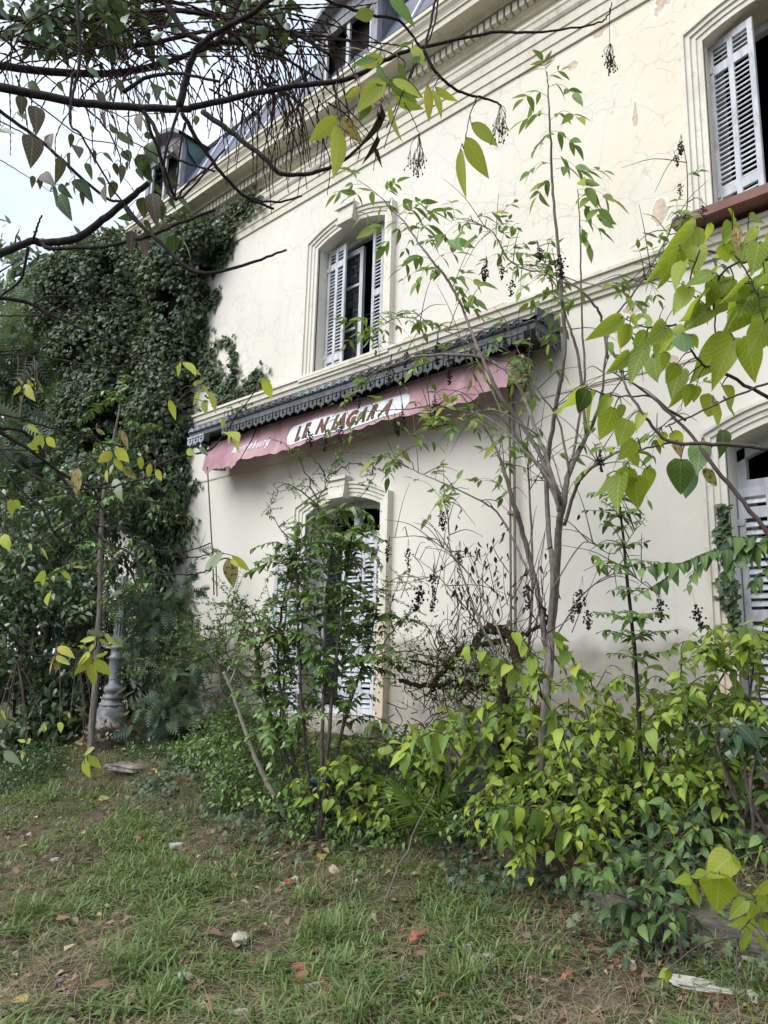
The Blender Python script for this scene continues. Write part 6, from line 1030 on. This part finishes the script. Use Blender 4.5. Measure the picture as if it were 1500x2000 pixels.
# --- nearest bright leaves, lower right
ZR = (750, 1450, 2.0); nr_ = thing('leaf_spray', 'large bright green leaves nearest to the viewer at the lower right', 'branch', P(1520, 1720, 2.0))
stems(nr_, [([(1560, 400), (1480, 420), (1400, 450), (1270, 530), (1200, 545), (1140, 545)], [.003, .001]), ([(1560, 600), (1480, 640), (1400, 730), (1380, 760)], [.003, .001])], 2.0, ZR, M_TWIG, 5, dd=.03)
hang_leaves(nr_, [(1360, 440, 1255, 535, 1.1), (1380, 455, 1395, 590, 1.0), (1310, 510, 1300, 665, 1.0), (1480, 410, 1440, 490), (1210, 515, 1270, 515, .8), (1215, 550, 1195, 655), (1200, 530, 1140, 545), (1130, 505, 1140, 560), (1530, 540, 1440, 610, .8), (1415, 615, 1345, 690), (1455, 625, 1410, 690), (1510, 620, 1420, 650), (1455, 700, 1370, 720, .8), (1440, 750, 1365, 810), (1480, 690, 1500, 760), (1475, 750, 1495, 830), (1430, 590, 1380, 590, .7), (1110, 890, 1070, 920), (1105, 890, 1110, 950), (1420, 1040, 1490, 1075, .5), (1380, 990, 1390, 1020)], HI, 'near', M_MUL, 2.0, ZR, 24)
# --- elder boughs overhead with yellowing leaflets, left and centre
ZF = (0, 0, 1.0); eb = thing('elder_bough', 'dark elder bough arching across the top with drooping leaflets and bare umbels', 'branch', P(-20, 170, 2.4))
stems(eb, [([(-40, 160), (0, 170), (125, 195), (200, 205), (350, 213), (395, 205), (550, 172), (675, 155), (750, 118), (822, 92), (960, 65), (1060, 62), (1160, 48), (1187, 30), (1195, 5)], [.014, .012, .009, .006, .003, .0014]), ([(350, 210), (370, 130), (400, 80), (500, 20), (560, -30)], [.012, .008]), ([(395, 218), (460, 265), (520, 312), (545, 338), (600, 340), (660, 320), (700, 290), (715, 270)], [.008, .004]), ([(355, 220), (390, 280), (440, 345), (480, 385), (535, 408)], [.007, .004]), ([(480, 385), (540, 395), (590, 382)], [.004, .003]), ([(350, 212), (320, 320), (345, 390), (440, 290)], [.005, .003]), ([(280, 215), (300, 270), (318, 320), (335, 370), (345, 388)], [.005, .004]), ([(830, 92), (842, 40), (855, -20)], [.004, .004]), ([(822, 92), (780, 40), (735, 30), (650, 5), (600, -20)], [.004, .005]), ([(828, 98), (850, 140), (890, 175), (930, 188), (970, 200), (978, 208)], [.005, .0025]), ([(932, 190), (918, 225), (905, 290)], [.002, .0012]), ([(818, 95), (795, 160), (755, 250)], [.003, .002]), ([(860, -20), (845, 60), (808, 135), (780, 200), (750, 290)], [.0028, .0015]), ([(740, 130), (745, 200), (735, 280)], [.002, .001]), ([(240, 180), (290, 150), (350, 145), (430, 160)], [.007, .004]), ([(150, -20), (155, 120), (140, 190), (138, 245)], [.006, .003]), ([(790, 200), (810, 240), (820, 265)], [.0015, .001]), ([(1190, 15), (1190, 60), (1192, 90)], [.001, .0008])], 2.3, ZF, M_BARKD, 50)
Z1 = (0, 0, 2.0); Z2 = (750, 0, 2.0); ZD = (560, 0, 5.0)
EL_ = dict(tms=HL, mat=M_YEL, dep=2.05)
hang_leaves(eb, [(1320, 455, 1205, 555), (1320, 490, 1320, 690), (1500, 310, 1395, 430), (1410, 340, 1350, 385), (1500, 230, 1380, 250)], key='y', zoom=Z1, seed=31, **EL_); hang_leaves(eb, [(1330, 460, 1415, 560)], HL, 'tn', M_TAN, 2.05, Z1, 32); hang_leaves(eb, [(340, 480, 450, 570, 1.1), (320, 535, 405, 700, 1.05), (300, 580, 310, 775, .8), (40, 370, 130, 440), (20, 400, 40, 560, .8), (170, 330, 180, 480, .7), (200, 340, 280, 410, .8), (190, 350, 240, 440, .7), (30, 310, 150, 375), (110, 180, 160, 240)], key='y', zoom=Z2, seed=33, **EL_)
hang_leaves(eb, [(850, 110, 640, 190, .9), (1000, -40, 1260, 250, .8), (880, 580, 620, 630, .9), (930, 830, 700, 1020, 1.0), (1000, 780, 1320, 950, 1.1), (880, 650, 970, 800), (1090, 620, 1170, 790), (1300, 560, 1220, 610), (1230, 420, 1060, 450), (700, 850, 570, 960, .9), (1150, 900, 1270, 1030), (820, 1010, 700, 1180)], HL, 'elg', M_ELD, 2.05, ZD, 34); hang_leaves(eb, [(840, 540, 575, 370, .9)], HL, 'tn', M_TAN, 2.0, ZD, 35)
hang_leaves(eb, [(745, 205, 725, 290, .5), (738, 265, 722, 310, .5), (737, 215, 752, 250, .5), (733, 290, 742, 315, .6)], DL, 'wd', M_WILT, 2.05, ZF, 36, name='dead_leaf')
def umbel(x, y, L, dep, seed):
    r = np.random.default_rng(seed); tw = Twigs(); b = P(x, y, dep)
    for i in range(9):
        m_ = b + np.array([r.normal(0, .014), r.normal(0, .014), -L * r.uniform(.35, .6)]); tw.add(smooth_path([b, (b + m_) / 2 + r.normal(0, .008, 3), m_], 3), [.0011, .0008], 3)
        for j in range(4): e = m_ + np.array([r.normal(0, .008), r.normal(0, .008), -L * r.uniform(.15, .45)]); tw.add(np.array([m_, e]), [.0007, .0006], 3); tw.add(np.array([e, e - (0, 0, .004)]), [.002, .002], 5)
    return tw
for i, (x, y, L) in enumerate(((977, 205, .11), (818, 262, .12), (1192, 85, .08))): umbel(x, y, L, 2.1, i).obj(eb, M_BARKD, 'bare_umbel')
# --- fan of thin elder branches from the left with yellow leaflets
lf = thing('elder_branch', 'fan of thin dark branches from the left carrying yellowing leaflets', 'branch', P(-20, 850, 2.6)); Z3 = (0, 800, 3.5714); Z4 = (0, 400, 5.0); Z5 = (0, 950, 3.0)
stems(lf, [([(-100, 880), (0, 905), (150, 930), (310, 970), (480, 1070), (700, 1160), (1000, 1300), (1290, 1450), (1500, 1620), (1650, 1800), (1760, 2000)], [.008, .007, .004, .002]), ([(-50, 1445), (0, 1455), (400, 1485), (800, 1550), (1050, 1590), (1270, 1560), (1450, 1450)], [.004, .002]), ([(-50, 1075), (0, 1080), (300, 1085), (500, 1060), (850, 1055), (1020, 1085)], [.003, .0012]), ([(330, 970), (450, 900), (680, 895), (950, 940), (1180, 910), (1400, 770)], [.004, .0015]), ([(-50, 1440), (0, 1430), (200, 1415)], [.004, .003]), ([(680, 895), (740, 800)], [.002, .001]), ([(480, 1060), (660, 930)], [.003, .0015]), ([(700, 1160), (850, 1000), (950, 940)], [.002, .001]), ([(590, 1100), (640, 1040), (710, 985)], [.002, .0015]), ([(1300, 1440), (1480, 1330)], [.0015, .001])], 2.5, Z4, M_BARKD, 80)
stems(lf, [([(-60, 110), (0, 130), (130, 140), (215, 190), (300, 290), (430, 470), (530, 630), (620, 790), (720, 910), (920, 1010), (980, 1090), (1080, 1135), (1200, 1155), (1400, 1140), (1490, 1090), (1500, 1040)], [.006, .005, .003, .0018]), ([(-60, 230), (0, 280), (150, 410), (300, 490), (430, 535), (570, 555), (760, 540), (900, 510), (1080, 460)], [.006, .004, .002]), ([(-60, 380), (0, 420), (200, 610), (300, 700), (380, 860), (525, 970)], [.004, .0025]), ([(-60, 60), (0, 150), (250, 310), (440, 450), (620, 540), (660, 570), (700, 680), (810, 790), (900, 880), (1050, 970), (1280, 990), (1470, 930)], [.006, .0045, .0025, .002]), ([(840, 820), (1000, 940), (1250, 1030), (1450, 1010), (1490, 970)], [.003, .0016]), ([(-50, 280), (400, 285), (560, 250)], [.0025, .0012]), ([(-50, 20), (0, 30), (300, 110), (570, 185), (740, 240), (940, 260), (1040, 210), (1100, 120)], [.004, .0018]), ([(570, 185), (700, 120), (820, 130), (950, 250), (1050, 350)], [.002, .001]), ([(660, 545), (1000, 420), (1220, 340), (1400, 300), (1500, 250), (1640, 60), (1790, -140)], [.0035, .003, .0015]), ([(375, 860), (560, 740), (740, 600), (830, 520)], [.003, .0015]), ([(-60, 1400), (0, 1480), (130, 1640), (230, 1715), (380, 1715), (560, 1710), (650, 1690), (680, 1600)], [.004, .002]), ([(0, 1500), (50, 1600), (120, 1760)], [.0025, .0012]), ([(-50, 610), (220, 620), (400, 590)], [.0025, .0012]), ([(620, 790), (750, 820), (900, 780), (1040, 720)], [.002, .001]), ([(0, 1470), (90, 1500), (200, 1620), (320, 1700)], [.003, .0015]), ([(1050, 350), (1150, 420)], [.0012, .0008]), ([(540, 240), (530, 400)], [.001, .0008])], 2.3, Z3, M_BARKD, 90)
hang_leaves(lf, [(190, 105, 280, 165), (300, 180, 220, 260), (320, 190, 395, 270), (290, 200, 300, 270), (235, 230, 220, 340), (780, 290, 680, 380, 1.1), (800, 270, 920, 375), (795, 340, 870, 440), (745, 420, 740, 510), (985, 325, 970, 430, 1.1), (1050, 370, 1030, 490, .8), (1080, 420, 1150, 500), (1300, 285, 1360, 310, 1.1), (80, 620, 80, 750, 1.1), (100, 625, 140, 700, 1.1), (20, 870, 50, 975, 1.2), (30, 875, 90, 950, .6), (280, 965, 345, 1050, 1.3), (145, 995, 190, 1075), (195, 950, 235, 975), (505, 1100, 595, 1095), (435, 1120, 500, 1195), (320, 1130, 260, 1200, 1.1), (290, 1160, 300, 1230), (350, 1265, 300, 1350, 1.2), (0, 1060, 20, 1100), (110, 1150, 100, 1110)], HL, 'y', M_YEL, 2.2, Z3, 41)
hang_leaves(lf, [(670, 130, 735, 180), (835, 140, 900, 275, .8), (540, 400, 530, 610, .8), (860, 400, 960, 500, .8), (320, 310, 360, 360, .8)], HL, 'tn', M_TAN, 2.2, Z3, 42); hang_leaves(lf, [(790, 380, 760, 460), (860, 415, 930, 435), (1390, 260, 1450, 320), (800, 480, 830, 620, .8), (310, 925, 400, 970, 1.1), (1490, 1010, 1415, 1150)], HL, 'pl', M_PALEL, 2.2, Z3, 43)
hang_leaves(lf, [(1080, 690 * 0 + 1680, 1060, 1560)] and [(340, 1720, 300, 1680, .9), (230, 1760, 320, 1820, 1.0), (210, 1770, 120, 1860, 1.0), (240, 1790, 340, 1910, 1.0), (360, 1720, 420, 1750), (300, 1730, 280, 1760)], HL, 'y', M_YEL, 2.4, Z4, 44); hang_leaves(lf, [(200, 1860, 220, 1930), (370, 1770, 430, 1840), (170, 1690, 220, 1740), (340, 1750, 360, 1800)], HL, 'tn', M_TAN, 2.4, Z4, 45)
hang_leaves(lf, [(545, 990, 430, 1110), (550, 1015, 655, 1115), (545, 1040, 530, 1180), (560, 1000, 635, 975), (530, 990, 435, 1035), (560, 890, 460, 905, .8), (575, 895, 655, 945), (610, 860, 705, 950), (550, 920, 520, 975), (490, 930, 470, 950), (335, 940, 435, 985), (340, 985, 405, 1065), (555, 1530, 485, 1575), (510, 1580, 600, 1655), (495, 1595, 520, 1705), (0, 1310, 45, 1370), (1360, 405, 1470, 505, .7), (1350, 430, 1400, 470), (350, 1380, 360, 1430), (410, 1360, 400, 1320), (160, 1480, 180, 1510), (260, 1440, 250, 1380), (140, 1550, 120, 1600), (150, 1500, 100, 1480)], HL, 'y', M_YEL, 2.15, Z5, 46); hang_leaves(lf, [(325, 990, 280, 1100), (330, 1020, 330, 1090), (1340, 420, 1370, 590, 1.1), (1240, 375, 1310, 385)], HL, 'tn', M_TAN, 2.15, Z5, 47); hang_leaves(lf, [(660, 870, 725, 945), (595, 850, 505, 885), (1310, 390, 1190, 510), (20, 1550, 120, 1630), (0, 1500, 35, 1535)], HL, 'pl', M_PALEL, 2.15, Z5, 48)
hang_leaves(lf, [(1060, 915, 1040, 985), (1080, 920, 1150, 990), (1120, 960, 1180, 1000), (1040, 935, 1050, 1010), (990, 1140, 1040, 1265, .7), (1160, 1090, 1140, 1180, 1.1), (1180, 1050, 1230, 1120), (1225, 1090, 1280, 1205, .8), (1190, 1150, 1210, 1230, 1.2), (1130, 1060, 1190, 1020), (1310, 1250, 1300, 1310), (1350, 1340, 1330, 1410), (1370, 1340, 1400, 1450, .7), (1330, 1330, 1400, 1335), (1540, 1010, 1600, 1150, .8), (1510, 1030, 1590, 1030)], HL, 'y', M_YEL, 2.25, (0, 400, 3.0), 49)
# --- lower bough at the left and its purple-brown and green leaves
lo_ = thing('bough', 'knobbly grey bough low at the left edge against the sky', 'branch', P(-20, 490, 3.0)); stems(lo_, [([(-40, 510), (0, 495), (40, 480), (65, 470), (85, 474), (150, 465), (200, 430), (250, 390), (290, 358)], [.017, .014, .016, .011]), ([(80, 474), (95, 485), (140, 484), (200, 482), (290, 462), (340, 440), (420, 410)], [.009, .006]), ([(66, 466), (72, 445), (82, 420)], [.005, .003]), ([(55, 482), (40, 545), (0, 580)], [.006, .004]), ([(-20, 545), (10, 525), (35, 510)], [.004, .002]), ([(245, 405), (270, 435), (320, 480), (370, 525), (420, 532), (500, 510), (560, 488)], [.009, .008, .004])], 3.0, ZF, M_BARKD, 120)
pu = thing('leafy_bough', 'overhanging bough with purple-brown and dark green oval leaves against the sky', 'branch', P(-20, 240, 3.2)); Z8 = (0, 150, 3.5714)
stems(pu, [([(-60, 200), (0, 240), (300, 460), (560, 700), (750, 850), (860, 880), (960, 1000), (1030, 1090), (1240, 1270)], [.008, .006, .003]), ([(0, 310), (210, 420), (400, 550), (520, 690)], [.003, .0015]), ([(500, -20), (490, 320), (560, 400), (700, 640), (800, 800), (930, 960)], [.005, .003]), ([(560, 180), (740, 360), (830, 540), (850, 700)], [.004, .002]), ([(980, 220), (1060, 320), (1100, 420), (1120, 580), (1150, 700), (1230, 860)], [.009, .006]), ([(1000, 230), (1140, 450), (1190, 540), (1300, 600), (1500, 660)], [.007, .004]), ([(0, 580), (200, 700), (350, 800)], [.002, .001]), ([(700, 220), (850, 280), (960, 400), (1000, 450)], [.0025, .0015]), ([(860, 280), (1000, 260), (1250, 250)], [.002, .0015]), ([(150, 100), (400, 300), (600, 430), (800, 470), (900, 560)], [.003, .0015]), ([(1290, 320), (1250, 560), (1220, 860)], [.005, .004]), ([(1230, 860), (1300, 760), (1500, 600)], [.006, .004]), ([(1120, 560), (960, 470), (820, 400)], [.003, .0015])], 3.1, Z8, M_BARKD, 130)
hang_leaves(pu, [(150, 130, 150, 270, 1.2), (250, 205, 260, 385), (225, 410, 230, 610, 1.15), (345, 400, 340, 485), (500, 395, 490, 500, .9), (425, 560, 405, 745, .8), (490, 530, 470, 700, 1.0), (230, 690, 225, 780), (280, 700, 280, 790, .9), (290, 680, 370, 740, 1.0), (650, 225, 690, 360, 1.1), (725, 240, 725, 370, .7), (970, 260, 965, 365), (1035, 280, 1025, 380), (1130, 240, 1140, 330, .5), (1090, 235, 1105, 330, .5), (620, 510, 645, 630, .8), (660, 510, 660, 620, .6), (800, 600, 820, 700, .9), (855, 615, 845, 740, .7), (755, 660, 775, 720, 1.0), (725, 765, 725, 870), (790, 725, 780, 870, .9), (570, 800, 580, 900, .7), (520, 755, 515, 825, .7), (1000, 840, 1000, 1000, 1.2), (1060, 810, 1090, 1040, .9), (1000, 1100, 1000, 1285, .85), (920, 1075, 910, 1225, .9), (690, 100, 740, 240, .8), (830, 20, 850, 120), (930, 60, 970, 180), (1030, 110, 1040, 180), (1120, 850, 1150, 1030), (530, 480, 560, 540), (640, 340, 650, 400), (1225, 460, 1230, 560, .8), (890, 590, 880, 660), (770, 120, 770, 170), (1370, 270, 1370, 360, .7), (920, 780, 960, 860, 1.2), (480, 740, 450, 765)], HO_, 'pur', M_PURP, 3.0, Z8, 51, dvar=.12)
hang_leaves(pu, [(520, 715, 660, 860, 1.1), (370, 755, 410, 910), (415, 820, 490, 1000), (410, 755, 500, 850, .9), (880, 385, 945, 480), (815, 395, 940, 480), (960, 540, 1060, 740), (985, 580, 1060, 750), (1030, 465, 1090, 600), (720, 530, 800, 590), (890, 510, 915, 590), (1005, 400, 1090, 430, 1.0), (1160, 700, 1250, 770), (930, 970, 830, 990), (1080, 750, 1130, 830), (1130, 900, 1120, 1000, 1.7), (1140, 1070, 1120, 1180, 1.4), (1210, 1105, 1210, 1240, 1.4), (1260, 1110, 1355, 1280, .9), (1250, 840, 1340, 940, .7), (1180, 850, 1230, 930, .8), (1010, 1000, 1060, 1080), (0, 370, 100, 385, 1.0), (200, 40, 280, 100, 1.1), (400, 40, 450, 110, 1.1), (1100, 70, 1090, 170, 1.1), (1150, 110, 1230, 180, 1.1), (1050, 60, 1150, 100, 1.1), (600, 600, 650, 720), (690, 700, 740, 760), (850, 520, 900, 590), (1180, 20, 1230, 90, 1.1), (940, -20, 1000, 60, 1.2), (1000, -120, 1060, -20, 1.2), (1120, -150, 1180, -40, 1.2), (620, -60, 700, 10, 1.2), (460, 190, 540, 260, .9), (130, 240, 190, 300, .9), (760, 340, 830, 400), (1060, 700, 1020, 790), (950, 640, 1010, 720)], HO_, 'dkg', M_DKG, 3.0, Z8, 52, dvar=.12)
# --- dark conifer limb at the top left with rope-like hanging twigs
co_ = thing('conifer_limb', 'dark conifer limb at the top left with rope-like hanging twigs', 'branch', P(-30, 120, 4.6))
stems(co_, [([(-60, 110), (0, 128), (120, 142), (230, 142), (330, 120), (420, 88), (520, 60)], [.024, .022, .017, .01]), ([(-60, 20), (60, 40), (180, 40), (320, 20), (420, 30), (560, 60), (650, 110)], [.02, .015, .009]), ([(300, -40), (360, 60), (420, 88)], [.02, .014]), ([(420, 80), (520, 95), (640, 165)], [.014, .006]), ([(-60, 60), (100, 85), (260, 90), (400, 60)], [.02, .012]), ([(480, -30), (450, 40), (420, 88)], [.02, .014])], 4.5, ZF, M_BARKD, 150, dd=.25)
r_ = np.random.default_rng(61); M_ROPE = simple('dark_scaly_twig', (.022, .013, .011), (.055, .032, .026), 30, .9, .1, .5)
def rope(a, dx, dy, dep, seed, rad=.0055):
    q = smooth_path([P(a[0], a[1], dep), P(a[0] + dx * .55 + 12 * math.sin(seed * 2.3), a[1] + dy * .25, dep + .05), P(a[0] + dx * .95 + 8 * math.sin(seed), a[1] + dy * .65, dep + .1), P(a[0] + dx, a[1] + dy, dep + .12)], 9); q = wobble(q, .0012, seed); rd = rad * np.linspace(1, .45, len(q)) * np.where(np.arange(len(q)) % 2, 1.25, .7); v, f = tube_arr(q, rd, 5); return v, f
V, F = [], []; nrope = 0
for i in range(250):
    g_ = i % 5
    if g_ < 2: a = (r_.uniform(400, 640), r_.uniform(20, 200)); dx, dy = r_.normal(30, 45), r_.uniform(90, 230)
    elif g_ == 2: a = (r_.uniform(250, 620), r_.uniform(-20, 110)); dx, dy = r_.uniform(40, 200) * (1 if r_.random() < .8 else -1), r_.uniform(-20, 90)
    else: a = (r_.uniform(-30, 330), r_.uniform(-10, 150)); dx, dy = r_.uniform(20, 140) * (1 if r_.random() < .6 else -1), r_.uniform(20, 190)
    v, f = rope(a, dx, dy, 4.4 + r_.normal(0, .3), i)
    if i < 180: put('hanging_twig', mesh('hanging_twig', v, f, M_ROPE), co_)
    else: V.append(v); F += [tuple(k + sum(len(b) for b in V[:-1]) for k in q) for q in f]
put('hanging_twigs', mesh('hanging_twigs', np.vstack(V), F, M_ROPE), co_, kind='stuff')
pp = np.array([P(r_.uniform(-20, 560), r_.uniform(-30, 95), 4.8 + r_.normal(0, .25)) for i in range(1500)]); keep = fb(pp, .9, 5) > -.1; pp = pp[keep]; joined('foliage', T_OV[0], pp, frames(pp, r_.normal(0, .7, (len(pp), 3)) - (0, 0, .6), r_.normal(0, .6, (len(pp), 3)) + UP * .5), r_.uniform(.06, .14, len(pp)), M_LAUR, co_)
